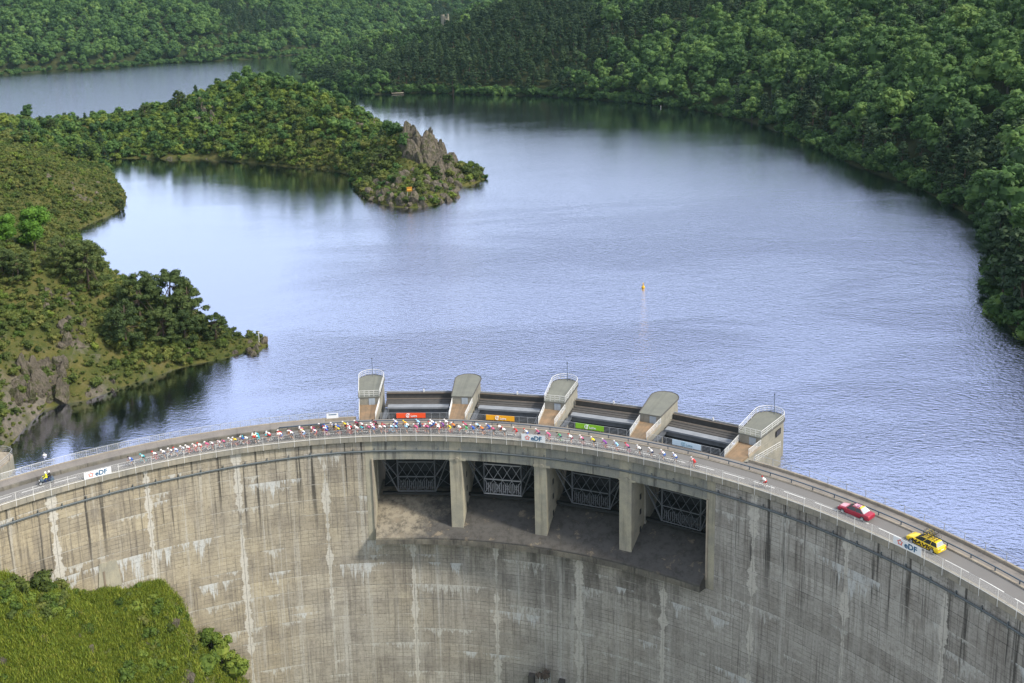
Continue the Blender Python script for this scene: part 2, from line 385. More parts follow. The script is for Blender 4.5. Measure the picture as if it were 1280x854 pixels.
M['galv'] = plain('galvanised_steel', (0.42, 0.44, 0.46), 0.45, 0.3, 0.15, 2)
M['bluesteel'] = plain('blue_grey_steel', (0.085, 0.115, 0.15), 0.5, 0.2, 0.25, 2)
M['pipe'] = plain('grey_pipe', (0.13, 0.15, 0.16), 0.6, 0.1, 0.3, 1)
M['truss'] = plain('truss_paint', (0.10, 0.11, 0.125), 0.6, 0.2, 0.3, 2)
M['trussl'] = plain('truss_paint_pale', (0.34, 0.35, 0.37), 0.55, 0.1, 0.25, 2)
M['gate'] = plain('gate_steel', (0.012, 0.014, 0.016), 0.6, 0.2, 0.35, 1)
M['gatetop'] = plain('gate_top_steel', (0.235, 0.25, 0.27), 0.9, 0.0, 0.3, 1, 0.2)
M['timber'] = plain('dark_timber', (0.075, 0.07, 0.065), 0.85, 0, 0.4, 2)
M['rust'] = plain('rusty_rail', (0.20, 0.16, 0.12), 0.7, 0, 0.3, 3)
M['door'] = plain('blue_grey_door', (0.36, 0.42, 0.48), 0.5, 0, 0.1, 3)
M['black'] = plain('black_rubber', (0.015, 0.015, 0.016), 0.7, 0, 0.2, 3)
M['glass'] = plain('car_glass', (0.012, 0.016, 0.02), 0.08, 0, 0.1, 1, 0.8)
M['glassl'] = plain('rear_glass', (0.40, 0.43, 0.45), 0.15, 0, 0.1, 1, 0.8)
M['water'] = mat_water()
M['board'] = plain('banner_white', (0.80, 0.82, 0.84), 0.55, 0, 0.04, 1)
M['edfblue'] = plain('letter_blue', (0.01, 0.10, 0.22), 0.5, 0, 0.1, 1)
M['edfred'] = plain('emblem_red', (0.80, 0.10, 0.06), 0.5, 0, 0.1, 1)

# ================================================================== THE DAM
TH_L, TH_R = -54.88, 90.0
SP_L, SP_R = -0.62, 37.35                 # the spillway opening
PIERS = [-1.35, 8.55, 18.4, 28.35, 38.35]
BAYS = [3.85, 13.55, 23.4, 33.25]
def face_off(z): return 0.5 if z > -17.5 else 0.5-0.03*(-z-17.5)
dam = empty('dam', (0, 0, 0), 0, 'tall curved concrete arch dam with stained face and four spillway openings', 'dam')
J = [3.5+9.73*k for k in range(-6, 10)]
LIFT = 2.5
def blocks(edges, zs):
    cache = {}
    for zt, zb in zip(zs[:-1], zs[1:]):
        for a, b in zip(edges[:-1], edges[1:]):
            key = (round(b-a, 3), zt)
            if key not in cache:
                g = 0.014; mb = MB()
                mb.sweep([(face_off(zb), zb+0.012), (face_off(zt), zt-0.012), (face_off(zt)+0.6, zt-0.012), (face_off(zb)+0.6, zb+0.012)], g, b-a-g, 2.2)
                cache[key] = mb.mesh('concrete_block', M['face'])
            s = 1+random.uniform(-0.022, 0.022)/R
            link('concrete_block', cache[key], dam, rot=(0, 0, -math.radians(a)), scale=(s, s, 1))
zs_low = [-17.5-LIFT*k for k in range(13)]
blocks([j for j in J], zs_low)
zs_up = [-0.95, -2.5]+[-2.5-LIFT*k for k in range(1, 7)]
blocks([j for j in J if j < SP_L]+[SP_L], zs_up)
blocks([SP_R]+[j for j in J if j > SP_R], zs_up)
# the solid core behind the blocks
mb = MB()
mb.sweep([(face_off(-48)+0.45, -52), (0.9, -17.5), (0.9, -0.95), (5.8, -0.95), (5.8, -52)], TH_L, SP_L-0.02, 2)
mb.sweep([(face_off(-48)+0.45, -52), (0.9, -17.5), (0.9, -0.95), (5.8, -0.95), (5.8, -52)], SP_R+0.02, TH_R, 2)
mb.build('core', M['crest'], dam)
# spillway chute: sill, apron and the lip that throws the water clear
mb = MB()
mb.sweep([(face_off(-48)+0.45, -52), (0.95, -18.0), (0.35, -17.52), (-0.7, -17.3), (-1.5, -17.1), (-1.5, -16.1), (-1.42, -16.0), (1.0, -15.0), (3.8, -14.0), (6.5, -13.2), (9.0, -12.9), (12, -13.1), (14.5, -15.0), (16.0, -20), (16, -52)], SP_L, SP_R, 1.0)
mb.build('spillway_apron', M['glacis'], dam)
mb = MB(); mb.sweep([(-1.56, -17.16), (-1.56, -16.35), (-1.42, -16.35), (-1.42, -17.16)], SP_L, SP_R, 1.0)
mb.build('lip_band', M['lip'], dam)
mb = MB(); mb.sweep([(0.45, -4.1), (0.45, -0.95), (1.6, -0.95), (1.6, -4.1)], SP_L-0.0, SP_R, 1.0)
mb.build('lintel', M['lintel'], dam)
# deck and edge beam, cast in bays with open joints
mb = MB()
for a, b, o in ((TH_L, -2.6, 6.5), (-2.595, 39.8, 5.85), (39.805, TH_R, 6.5)):
    mb.sweep([(0.12, -0.93), (0.12, -0.012), (o, -0.012), (o, -0.93)], a, b, 1.0)
mb.build('deck_slab', M['crest'], dam)
st = 9.73/4; me_cache = None
k = 0
th = TH_L
mbb = MB(); mbb.sweep([(0.0, -0.90), (-0.05, -0.86), (-0.05, -0.06), (0.0, 0.03), (0.33, 0.03), (0.33, -0.9)], 0.012, st-0.012, 0.6)
eb = mbb.mesh('edge_beam', M['crest'])
while th < TH_R:
    link('edge_beam', eb, dam, rot=(0, 0, -math.radians(th))); th += st
# service pipe slung under the edge beam, with its brackets
def zpipe(th):
    return -3.1 if th < -22 else (-3.1+0.55*(th+22)/18 if th < -4 else -2.55)
mb = MB(); ths = np.arange(TH_L, TH_R, 1.2)
mb.tube([pol(0.28, a, zpipe(a)) for a in ths], 0.105, 6)
mb.tube([pol(0.32, a, zpipe(a)-0.19) for a in ths], 0.045, 5)
mb.build('service_pipe', M['pipe'], dam, True)
for a in np.arange(TH_L+1, TH_R, 9.73/4):
    m2 = MB(); m2.box((0, 0, 0), (0.09, 0.3, 0.75)); link('pipe_bracket', m2.mesh('pipe_bracket', M['pipe']), dam, loc=pol(0.38, a, zpipe(a)+0.05), rot=(0, 0, -math.radians(a)))
# pillars between the openings and the jambs
def pillar(th, hw):
    mb = MB()
    mb.add([(-hw, .4, -16.5), (hw, .4, -16.5), (hw+.35, 13, -20), (-hw-.35, 13, -20), (-hw, .4, -0.95), (hw, .4, -0.95), (hw+.35, 13, -0.95), (-hw-.35, 13, -0.95)],
           [(0, 3, 2, 1), (4, 5, 6, 7), (0, 1, 5, 4), (1, 2, 6, 5), (2, 3, 7, 6), (3, 0, 4, 7)])
    o = mb.build('pillar', M['pillar'], dam, loc=pol(0, th, 0), rot=(0, 0, -math.radians(th)))
    m2 = MB()                                 # haunch and bearing corbel under the lintel
    m2.box((0.25, .55, -4.0), (2*hw+0.7, .46, .32)); m2.tube([(0.25, .42, -3.95), (0.25, .22, -3.95)], 0.34, 10)
    m2.build('corbel', M['pillar'], o)
    for zz in (-8.2, -10.6, -13.4):           # small drainage slots in the flank
        m3 = MB(); m3.box((hw+.12, 4.2, zz), (0.10, .55, .8)); m3.build('slot', M['black'], o)
for th in (8.87, 18.6, 28.3): pillar(th, 0.92)
for th, sgn in ((SP_L, -1), (SP_R, 1)):
    mb = MB(); mb.add([(0, .45, -17.4), (sgn*1.2, .45, -17.4), (sgn*1.2, 14, -17.4), (-sgn*0.1, 14, -17.4), (0, .45, -.95), (sgn*1.2, .45, -.95), (sgn*1.2, 14, -.95), (-sgn*.1, 14, -.95)],
                     [(0, 3, 2, 1), (4, 5, 6, 7), (0, 1, 5, 4), (1, 2, 6, 5), (2, 3, 7, 6), (3, 0, 4, 7)])
    mb.build('jamb', M['pillar'], dam, loc=pol(0, th, 0), rot=(0, 0, -math.radians(th)))
    m2 = MB(); m2.box((sgn*.12-.0, .36, -10.0), (.24, .2, 12.2)); m2.build('jamb_trim', M['kerb'], dam, loc=pol(0, th, 0), rot=(0, 0, -math.radians(th)))

# ------------------------------------------------------------------ road, kerb, pavement
mb = MB(); mb.sweep([(0.335, 0.0), (0.335, 0.012), (3.93, 0.012), (3.93, 0.0)], TH_L, TH_R, 1.0)
setp(mb.build('road', M['asphalt']), kind='structure')
road = bpy.data.objects['road']
mb = MB(); w3 = math.degrees(3.0/(R+1.7)); g3 = math.degrees(1.33/(R+1.7))
mb.sweep([(1.58, 0.014), (1.58, 0.018), (1.71, 0.018), (1.71, 0.014)], 0, w3, 0.7); dm = mb.mesh('road_marking', M['paint'])
dash0 = polar(800+840/7.98, 540+400/7.98, 0)[1]
th = dash0 - 34*(w3+g3)
while th < TH_R-3:
    if th > TH_L: link('road_marking', dm, road, rot=(0, 0, -math.radians(th)))
    th += w3+g3
kb = MB(); kw = math.degrees(2.0/(R+4)); kb.sweep([(3.92, 0), (3.94, 0.15), (4.3, 0.16), (4.3, 0.0)], 0.006, kw-0.006, 0.7); km = kb.mesh('kerb_stone', M['kerb'])
kerb = empty('kerb', kind='structure'); th = -6.0
while th < TH_R-1.3: link('kerb_stone', km, kerb, rot=(0, 0, -math.radians(th))); th += kw
mb = MB()
for a, b, o in ((TH_L, -2.6, 6.5), (-2.595, 39.8, 5.85), (39.805, TH_R, 6.5)):
    zp_ = .45 if a == TH_L else .15
    mb.sweep([(4.31, -0.005), (4.31, zp_), (o, zp_), (o, -0.005)], a, b if a != TH_L else -6.0, 1.0)
    if a == TH_L: mb.sweep([(4.31, -0.005), (4.31, .15), (o, .15), (o, -0.005)], -5.995, b, 1.0)
setp(mb.build('pavement', M['pave']), kind='structure')
mb = MB()
for a, b in ((TH_L, -2.6), (39.805, TH_R)): mb.sweep([(6.3, 0.145), (6.3, 0.50), (6.58, 0.50), (6.58, -0.5), (6.5, -0.5), (6.5, 0.145)], a, b, 1.0)
setp(mb.build('upstream_coping', M['kerb']), kind='structure')

mb = MB(); mb.sweep([(3.92, 0.0), (3.96, .44), (4.305, .46), (4.305, 0.0)], TH_L, -6.01, 1.0); mb.build('kerb_wall', M['lip'], kerb)  # dark mix paints the shade of the kerb face in, along with its stains
# ------------------------------------------------------------------ guard railings
def arc_rail(mb, off, z, a, b, r, n=5, step=1.2):
    k = max(2, int((b-a)/step)+1)
    mb.tube([pol(off, a+(b-a)*i/(k-1), z) for i in range(k)], r, n)
gr = empty('guard_railing', label='long white wire guard railing along the near edge of the dam road', cat='railing')
pm = MB(); pm.box((0, 0, 0.15), (0.046, 0.046, 2.10)); pm = pm.mesh('post', M['white'])
for i in range(-12, 86):
    a = math.degrees(-0.678538+i*2.3/R)
    if TH_L < a < TH_R: link('post', pm, gr, loc=pol(-0.09, a, 0), rot=(0, 0, -math.radians(a)))
mb = MB(); arc_rail(mb, -0.09, 0.02, TH_L, TH_R, 0.035); mb.build('bottom_rail', M['white'], gr)
mb = MB(); arc_rail(mb, -0.09, 1.19, TH_L, TH_R, 0.014); mb.build('top_rail', M['white'], gr)
for i in range(9):
    mb = MB(); arc_rail(mb, -0.09, 0.14+i*0.115, TH_L, TH_R, 0.006, 3); mb.build('wire', M['white'], gr)
for nm, a, b, lab, sp in (('left', TH_L, -2.8, 'grey steel railing on the lake side of the dam, left of the pier houses', 1.5), ('right', 40.4, TH_R, 'thin grey railing on the lake side of the dam, right of the pier houses', 2.6)):
    ur = empty('lake_railing', label=lab, cat='railing')
    pm2 = MB(); pm2.box((0, 0, 0.55), (0.06, 0.06, 1.1)); pm2 = pm2.mesh('post', M['galv'])
    for t_ in np.arange(a, b, math.degrees(sp/(R+6))): link('post', pm2, ur, loc=pol(6.44, t_, 0.4), rot=(0, 0, -math.radians(t_)))
    for i, (z, r) in enumerate(((1.50, .03), (0.62, .02)) + (((0.82, .012), (1.0, .012), (1.18, .012), (1.34, .012)) if nm == 'left' else ((1.05, .012),))):
        mb = MB(); arc_rail(mb, 6.44, z, a, b, r, 5); mb.build('rail', M['galv'], ur)
    if nm == 'left':
        mb = MB()
        for t_ in np.arange(a, b, math.degrees(0.30/(R+6))): mb.tube([pol(6.44, t_, 0.62), pol(6.44, t_, 1.50)], 0.010, 3)
        setp(mb.build('mesh_infill', M['galv'], ur), kind='stuff')
kr = empty('kerb_rail', label='low blue grey tube rail running along the kerb of the dam road', cat='railing')
mb = MB(); arc_rail(mb, 4.22, 0.62, -11, TH_R, 0.085, 6); mb.build('tube', M['bluesteel'], kr, True)
pk = MB(); pk.box((0, 0, 0.39), (0.10, 0.10, 0.46)); pk = pk.mesh('stub_post', M['bluesteel'])
for t_ in np.arange(-11, TH_R, math.degrees(3.0/(R+4))): link('stub_post', pk, kr, loc=pol(4.22, t_, 0), rot=(0, 0, -math.radians(t_)))

# ------------------------------------------------------------------ piers with their machine houses
ORD = ['leftmost', 'second', 'middle', 'fourth', 'rightmost']
def pier_outline(ins=0.0, y0=5.87, y1=21.5):
    hw = lambda y: 1.30+0.85*max(0, min(1, (y-6)/13.2))-ins
    L = [(-hw(y), y) for y in (y0, 11.8, 19.2)]
    w = hw(19.2); yn = y1-ins
    arc = [(-w*math.cos(a), 19.2+(yn-19.2)*math.sin(a)) for a in np.linspace(0.15, math.pi-0.15, 11)]
    return L+arc+[(hw(y), y) for y in (19.2, 11.8, y0)]
def railing_line(parent, pts, z, h=1.05, nb=5, r=0.022, mat='white', post=1.2, name='railing_bar'):
    P = [Vector((p[0], p[1], z if len(p) < 3 else p[2])) for p in pts]
    d = 0
    for a, b in zip(P[:-1], P[1:]):
        L = (b-a).length; n = max(1, int(L/post))
        for i in range(n+1):
            q = a.lerp(b, i/n); m2 = MB(); m2.box((q.x, q.y, q.z+h/2), (.05, .05, h)); m2.build('railing_post', M[mat], parent)
    for i in range(nb):
        zz = h*(i+1)/nb; m2 = MB(); m2.tube([(p.x, p.y, p.z+zz) for p in P], r if i < nb-1 else r*1.6, 5); m2.build(name, M[mat], parent)
PLAB = ['leftmost spillway pier with railed grey roof and antenna, beside the orange banner',
        'spillway pier with bare grey rounded roof, between the orange and the yellow banner',
        'middle spillway pier with railed roof and antenna, right of the yellow banner',
        'spillway pier with bare grey rounded roof, between the green and the white banner',
        'rightmost spillway pier with railed roof, antenna and side stair, right of the white banner']
for i, th in enumerate(PIERS):
    p = empty('spillway_pier', pol(0, th, 0), -math.radians(th), PLAB[i], 'pier', 'piers with machine houses along the spillway')
    mb = MB(); mb.prism(pier_outline(0.06), -32, -0.05); mb.build('stem', M['pier'], p)
    mb = MB(); mb.prism([(-1.24, 5.87), (1.24, 5.87), (1.60, 11.78), (-1.60, 11.78)], -0.05, 0.16); mb.build('platform_floor', M['floor'], p)
    mb = MB(); mb.prism([q for q in pier_outline(0.10, 11.78)], -0.05, 1.42)
    mb.build('house_wall', M['pier'], p)
    mb = MB(); ol = pier_outline(-0.10, 11.65, 21.45); mb.prism(ol, 1.425, 1.56); rf = mb.build('roof', M['roof'], p)
    mb = MB(); o2 = [q for q in ol]; n = len(o2)
    mb.tube([(q[0]*0.985, q[1]-.03, 1.58) for q in o2[1:-1]], 0.07, 5); mb.build('roof_edge', M['timber'], rf)
    mb = MB(); mb.box((0.42, 11.74, 0.72), (1.0, 0.06, 1.10)); dr = mb.build('door', M['door'], p)
    mb = MB(); mb.box((0.42, 11.70, 0.72), (0.03, 0.03, 1.0)); mb.box((0.62, 11.69, .75), (.12, .04, .05)); mb.build('door_handle', M['galv'], dr)
    for sgn in (-1, 1):
        a = (sgn*1.27, 5.9); b = (sgn*1.64, 11.8)
        if i == 4 and sgn > 0: a = (1.4, 8.0)
        railing_line(p, [a, b], 0.12, 1.1, 6, 0.022)
        mb = MB(); mb.add([(a[0]-.06, a[1], -.04), (a[0]+.06, a[1], -.04), (b[0]+.06, b[1], -.04), (b[0]-.06, b[1], -.04), (a[0]-.06, a[1], .34), (a[0]+.06, a[1], .34), (b[0]+.06, b[1], .34), (b[0]-.06, b[1], .34)],
                       [(0, 3, 2, 1), (4, 5, 6, 7), (0, 1, 5, 4), (1, 2, 6, 5), (2, 3, 7, 6), (3, 0, 4, 7)]); mb.build('upstand', M['kerb'], p)
    if i in (0, 2, 4):
        pts = [(q[0]*0.95, q[1]-.08) for q in ol[1:-1]]
        pts = [(pts[0][0], 11.85)]+pts+[(pts[-1][0], 11.85)]
        railing_line(p, pts, 1.56, 1.0, 3, 0.025, 'white', 1.5)
        railing_line(p, [(-1.55, 11.85), (1.55, 11.85)], 1.56, 1.0, 3, 0.02, 'white', 0.75)
        mb = MB(); mb.tube([(0.1, 20.8, 1.5), (0.1, 20.8, 4.7)], 0.045, 6); mb.box((0.1, 20.8, 4.75), (.16, .16, .22)); mb.build('antenna', M['bluesteel'], p)
    if i == 4:
        mb = MB(); mb.add([(1.8, 6.2, -9), (2.9, 6.2, -9), (2.9, 16.5, -9), (1.9, 16.5, -9), (1.5, 6.2, 0.1), (2.9, 6.2, 0.1), (2.9, 16.5, -1.5), (1.9, 16.5, -1.5)],
                        [(0, 3, 2, 1), (4, 5, 6, 7), (0, 1, 5, 4), (1, 2, 6, 5), (2, 3, 7, 6), (3, 0, 4, 7)]); mb.build('side_stair', M['pier'], p)
        railing_line(p, [(2.85, 6.3, 0.1), (2.85, 16.4, -1.5)], 0, 1.0, 3, .022, 'white', 1.6)
        mb = MB(); mb.box((2.02, 17.6, 0.3), (.12, 1.8, .9)); mb.build('window', M['black'], p)

# ------------------------------------------------------------------ gates, service bridges, bay railings
GLAB = ['radial gate with grey lattice girder in the leftmost spillway opening', 'radial gate with white lattice girder in the second spillway opening from the left',
        'radial gate with dark lattice girder in the third spillway opening from the left', 'radial gate with dark lattice girder in the rightmost spillway opening']
BLAB = ['dark timbered service bridge behind the orange banner', 'dark timbered service bridge behind the yellow banner', 'dark timbered service bridge behind the green banner', 'dark timbered service bridge behind the white banner']
RLAB = ['light railing above the spillway carrying the orange banner', 'light railing above the spillway carrying the yellow banner', 'light railing above the spillway carrying the green banner', 'light railing above the spillway carrying the white banner']
for i, th in enumerate(BAYS):
    loc, rz = pol(0, th, 0), -math.radians(th)
    g = empty('radial_gate', loc, rz, GLAB[i], 'gate', 'radial gates of the spillway')
    cm = M['trussl'] if i == 1 else M['truss']; dmt = M['truss'] if i != 1 else M['trussl']
    prof = [(8.6, -12.8), (10.4, -11.0), (11.6, -8.0), (12.2, -4.6), (12.1, -1.2)]
    mb = MB()
    for (y0, z0), (y1, z1) in zip(prof[:-1], prof[1:]):
        mb.add([(-5.7, y0, z0), (5.7, y0, z0), (5.7, y1, z1), (-5.7, y1, z1), (-5.7, y0+.12, z0), (5.7, y0+.12, z0), (5.7, y1+.12, z1), (-5.7, y1+.12, z1)],
               [(0, 1, 2, 3), (7, 6, 5, 4), (0, 4, 5, 1), (3, 2, 6, 7), (0, 3, 7, 4), (1, 5, 6, 2)])
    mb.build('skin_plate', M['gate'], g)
    mb = MB(); mb.box((0, 11.75, -0.35), (10.0, 1.3, .30)); mb.box((0, 12.0, -1.0), (10.0, .3, .9)); mb.build('top_girder', M['gatetop'], g)
    mb = MB(); mb.box((0, 9.1, -4.4), (11.6, 6.2, .2)); mb.build('light_block_plate', M['black'], g)  # plate added to keep daylight out of the opening below
    for sx in (-1, 1):
        mb = MB(); mb.box((sx*5.2, 9.6, -0.75), (.5, 4.6, .25)); mb.box((sx*4.8, 9.6, -0.65), (.09, 4.6, .35)); mb.build('side_rail', M['truss'], g)
    for k in range(19):
        x = -2.7+k*0.3; m2 = MB(); m2.box((x, 5.55, -10.95), (.11, .2, 1.3+.25*((k*7) % 3))); m2.build('rib', M['truss'] if i != 1 else M['trussl'], g)
    CH = (-6.75, -9.25, -11.7)
    for z in CH:
        m2 = MB(); m2.box((0, 5.0, z), (6.1, .18, .15)); m2.build('chord', cm, g)
    m2 = MB(); m2.box((0, 5.3, -12.2), (11.0, .5, .4)); m2.build('sill_beam', M['gate'], g)
    for zt, zb in zip(CH[:-1], CH[1:]):
        for k in range(4):
            x0 = -2.9+k*1.45
            for xa, xb in ((x0, x0+1.45), (x0+1.45, x0)):
                m2 = MB(); m2.tube([(xa, 4.95, zb+.08), (xb, 4.95, zt-.08)], 0.042, 4); m2.build('diagonal', dmt, g)
    for sx in (-1, 1):
        for z0, z1 in ((CH[0], -4.6), (CH[1], -7.6), (CH[2], -11.0)):
            m2 = MB(); m2.tube([(sx*3.0, 5.0, z0), (sx*3.6, 11.0, z1)], 0.10, 5); m2.build('arm', M['truss'], g)
        m2 = MB(); m2.tube([(sx*2.95, 5.0, CH[0]+.3), (sx*2.95, 5.0, CH[2])], 0.12, 5); m2.build('end_post', M['truss'], g)
        m2 = MB(); m2.tube([(sx*3.0, 5.0, CH[1]), (sx*5.4, 3.4, -5.0)], 0.10, 5); m2.build('arm', M['truss'], g)
        m2 = MB(); m2.tube([(sx*3.0, 5.0, CH[2]), (sx*5.4, 3.4, -5.0)], 0.09, 5); m2.build('arm', M['truss'], g)
        for z0, z1 in ((-7.0, -9.25), (-9.25, -7.0), (-9.25, -11.5), (-11.5, -9.25)):
            m2 = MB(); m2.tube([(sx*3.1, 5.2, z0), (sx*5.2, 6.6, z1)], 0.05, 4); m2.build('diagonal', M['truss'], g)
    b = empty('service_bridge', loc, rz, BLAB[i], 'bridge', 'service bridges over the spillway gates')
    mb = MB(); mb.box((0, 17.0, -0.72), (11.8, 0.5, 1.3)); mb.build('main_beam', M['timber'], b)
    for k in range(4):
        mb = MB(); mb.box((0, 13.6+k*.80, -0.95+k*.04), (11.5, .72, .12)); mb.build('plank', M['timber'], b)
    mb = MB(); mb.box((0, 16.6, 0.0), (11.6, .09, .09)); mb.build('rail', M['rust'], b)
    mb = MB(); mb.box((0, 15.4, -0.45), (11.6, .07, .07)); mb.build('rail', M['rust'], b)
    mb = MB(); mb.box((0, 17.3, 0.02), (11.8, .12, .16)); mb.build('rail', M['galv'], b)
    mb = MB(); mb.box((0.4, 17.1, 0.25), (.2, .2, .5)); mb.build('bollard', M['white'], b)
    br = empty('bay_railing', loc, rz, RLAB[i], 'railing', 'railings along the spillway bays')
    railing_line(br, [(-5.35, 5.72), (5.35, 5.72)], 0.15, 1.0, 5, 0.018, 'galv', 1.2, 'rail')

# ------------------------------------------------------------------ lettering
def text_mesh(body, size, mat, bold=0.0, ext=0.012, shear=0.0):
    cu = bpy.data.curves.new('lettering', 'FONT'); cu.body = body; cu.size = size; cu.extrude = ext; cu.offset = bold; cu.shear = shear
    cu.align_x = 'LEFT'; cu.resolution_u = 3
    o = bpy.data.objects.new('lettering', cu); COL.objects.link(o)
    dg = bpy.context.evaluated_depsgraph_get(); me = bpy.data.meshes.new_from_object(o.evaluated_get(dg))
    bpy.data.objects.remove(o); bpy.data.curves.remove(cu)
    me.materials.clear(); me.materials.append(mat)
    xs = [v.co.x for v in me.vertices]; ys = [v.co.y for v in me.vertices]
    cx_, cy_ = (min(xs)+max(xs))/2, (min(ys)+max(ys))/2
    for v in me.vertices: v.co.x -= cx_; v.co.y -= cy_
    return me, max(xs)-min(xs), max(ys)-min(ys)
tm_edf = text_mesh('eDF', 0.92, M['edfblue'], 0.022)[0]
tm_loire = {}
def star_emblem(r, mat):
    mb = MB()
    for k in range(5):
        a = math.pi/2+2*math.pi*k/5
        c = Vector((math.cos(a), math.sin(a), 0)); n_ = Vector((-c.y, c.x, 0))
        for s_ in (-1, 1):
            p0 = c*r; p1 = c*(r*.42)+n_*(s_*r*.42); p2 = c*(r*.30)+n_*(s_*r*.24); p3 = c*(r*.70)
            V = [p0, p1, p2, p3]; V = V+[v+Vector((0, 0, .02)) for v in V]
            mb.add([tuple(v) for v in V], [(0, 1, 2, 3), (7, 6, 5, 4), (0, 4, 5, 1), (1, 5, 6, 2), (2, 6, 7, 3), (3, 7, 4, 0)])
    return mb.mesh('emblem', mat)
star = star_emblem(0.40, M['edfred'])
def arc_board(name, off, a0, a1, z0, z1, mat, label, cat='banner', group=None):
    mid = (a0+a1)/2; root = empty(name, pol(off, mid, z0), -math.radians(mid), label, cat, group)
    w = math.radians(a1-a0)*(R+off); n = 8; mb = MB()
    V = []; t_ = 0.03
    for i in range(n+1):
        d = math.radians((a1-a0)*(i/n-.5)); x = (R+off)*math.sin(d); y = (R+off)*(math.cos(d)-1)
        V += [(x, y-t_/2, 0), (x, y-t_/2, z1-z0), (x, y+t_/2, z1-z0), (x, y+t_/2, 0)]
    F = [(i*4+j, i*4+(j+1) % 4, i*4+4+(j+1) % 4, i*4+4+j) for i in range(n) for j in range(4)]+[(3, 2, 1, 0), (n*4, n*4+1, n*4+2, n*4+3)]
    mb.add(V, F); mb.build('panel', mat, root)
    return root, w, z1-z0
for (xa, ya, xb, yb, lab) in ((106, 600, 140, 592, 'white banner with blue letters and red star on the railing, left of the riders'),
                             (651.5, 550.5, 682, 552, 'white banner with blue letters and red star on the railing, below the second pier gap'),
                             (1112, 680, 1147, 697, 'white banner with blue letters and red star on the railing, beside the yellow car')):
    a0 = polar(xa, ya, 0.2)[1]; a1 = polar(xb, yb, 0.2)[1]
    if xa > 600 and xa < 700: lab = 'white banner with blue letters and red star, near the middle of the dam railing'
    root, w, h = arc_board('sponsor_banner', -0.16, a0, a1, 0.10, 1.12, M['board'], lab, 'banner', 'white lettered banners on the near railing')
    link('lettering', tm_edf, root, loc=(w*.13, -0.035, h*.5), rot=(math.pi/2, 0, 0), scale=(1.05, 1.05, 1))
    link('emblem', star, root, loc=(-w*.25, -0.03, h*.5), rot=(math.pi/2, 0, 0))
CB = {'orange': (0.85, 0.09, 0.02), 'yellow': (0.90, 0.42, 0.01), 'green': (0.25, 0.55, 0.02), 'white': (0.60, 0.74, 0.85)}
for (nm, xa, ya, xb, yb) in (('orange', 435+460/7.53, 450+532/7.53, 435+735/7.53, 450+532/7.53), ('yellow', 590+135/7.53, 450+558/7.53, 590+405/7.53, 450+570/7.53),
                             ('green', 590+980/7.53, 450+632/7.53, 590+1250/7.53, 450+665/7.53), ('white', 720+900/7.53, 470+650/7.53, 720+1185/7.53, 470+695/7.53)):
    a0 = polar(xa, ya, 0.35)[1]; a1 = polar(xb, yb, 0.35)[1]
    cm = plain('banner_'+nm, CB[nm], 0.55, 0, 0.06, 1)
    root, w, h = arc_board('event_banner', 5.62, a0, a1, 0.36, 1.20, cm, nm+' banner with small '+('blue' if nm == 'white' else 'white')+' emblem and lettering on the railing above the spillway', 'banner', 'coloured banners above the spillway bays')
    ink = M['board'] if nm != 'white' else plain('banner_ink_pale_blue', (0.25, 0.42, 0.52), .5)
    tl = text_mesh('Loire', 0.46, ink, 0.012)[0]
    link('lettering', tl, root, loc=(w*.10, -0.045, h*.42), rot=(math.pi/2, 0, 0))
    mb = MB()
    mb.tube([(-.16+.30*math.cos(t_), .30*math.sin(t_), 0) for t_ in np.linspace(.9, 5.4, 9)], .05, 4)
    mb.tube([(-.10+.13*math.cos(t_), .15*math.sin(t_), 0) for t_ in np.linspace(0, 5.6, 8)], .05, 4); mb.tube([(.0, .1, 0), (.12, .36, 0)], .04, 4)
    link('emblem', mb.mesh('emblem', ink), root, loc=(-w*.07, -0.045, h*.5), rot=(math.pi/2, 0, 0))
a0 = polar(408, 527, .7)[1]; a1 = polar(422.5, 526, .7)[1]
root, w, h = arc_board('notice_board', 6.32, a0, a1, 0.48, 1.32, M['board'], 'small white notice with dark blue heading on the lake side railing', 'sign')
mb = MB()
for k in range(9): mb.box((-w*.28+k*w*.075, -0.03, h*.76), (w*.055, .02, h*.18))
mb.build('heading', M['edfblue'], root)

# ================================================================== LAND AND WATER
def C(x, y): return (x-CXY[0], y-CXY[1])            # from camera-foot coordinates to the dam's frame
def shore(pts): return [tuple(un(a, b, WATER)[:2]) for a, b in pts]
_h = rng.random((512, 512))
def vnoise(x, y):
    xi = np.floor(x).astype(int); yi = np.floor(y).astype(int); fx = x-xi; fy = y-yi
    fx = fx*fx*(3-2*fx); fy = fy*fy*(3-2*fy)
    a = _h[xi % 512, yi % 512]; b = _h[(xi+1) % 512, yi % 512]; c = _h[xi % 512, (yi+1) % 512]; d = _h[(xi+1) % 512, (yi+1) % 512]
    return a*(1-fx)*(1-fy)+b*fx*(1-fy)+c*(1-fx)*fy+d*fx*fy
def fbm(x, y, o=4):
    s = 0; a = 1; t = 0
    for k in range(o): s = s+a*vnoise(x*2**k+17*k, y*2**k+31*k); t += a; a *= .5
    return s/t-0.5
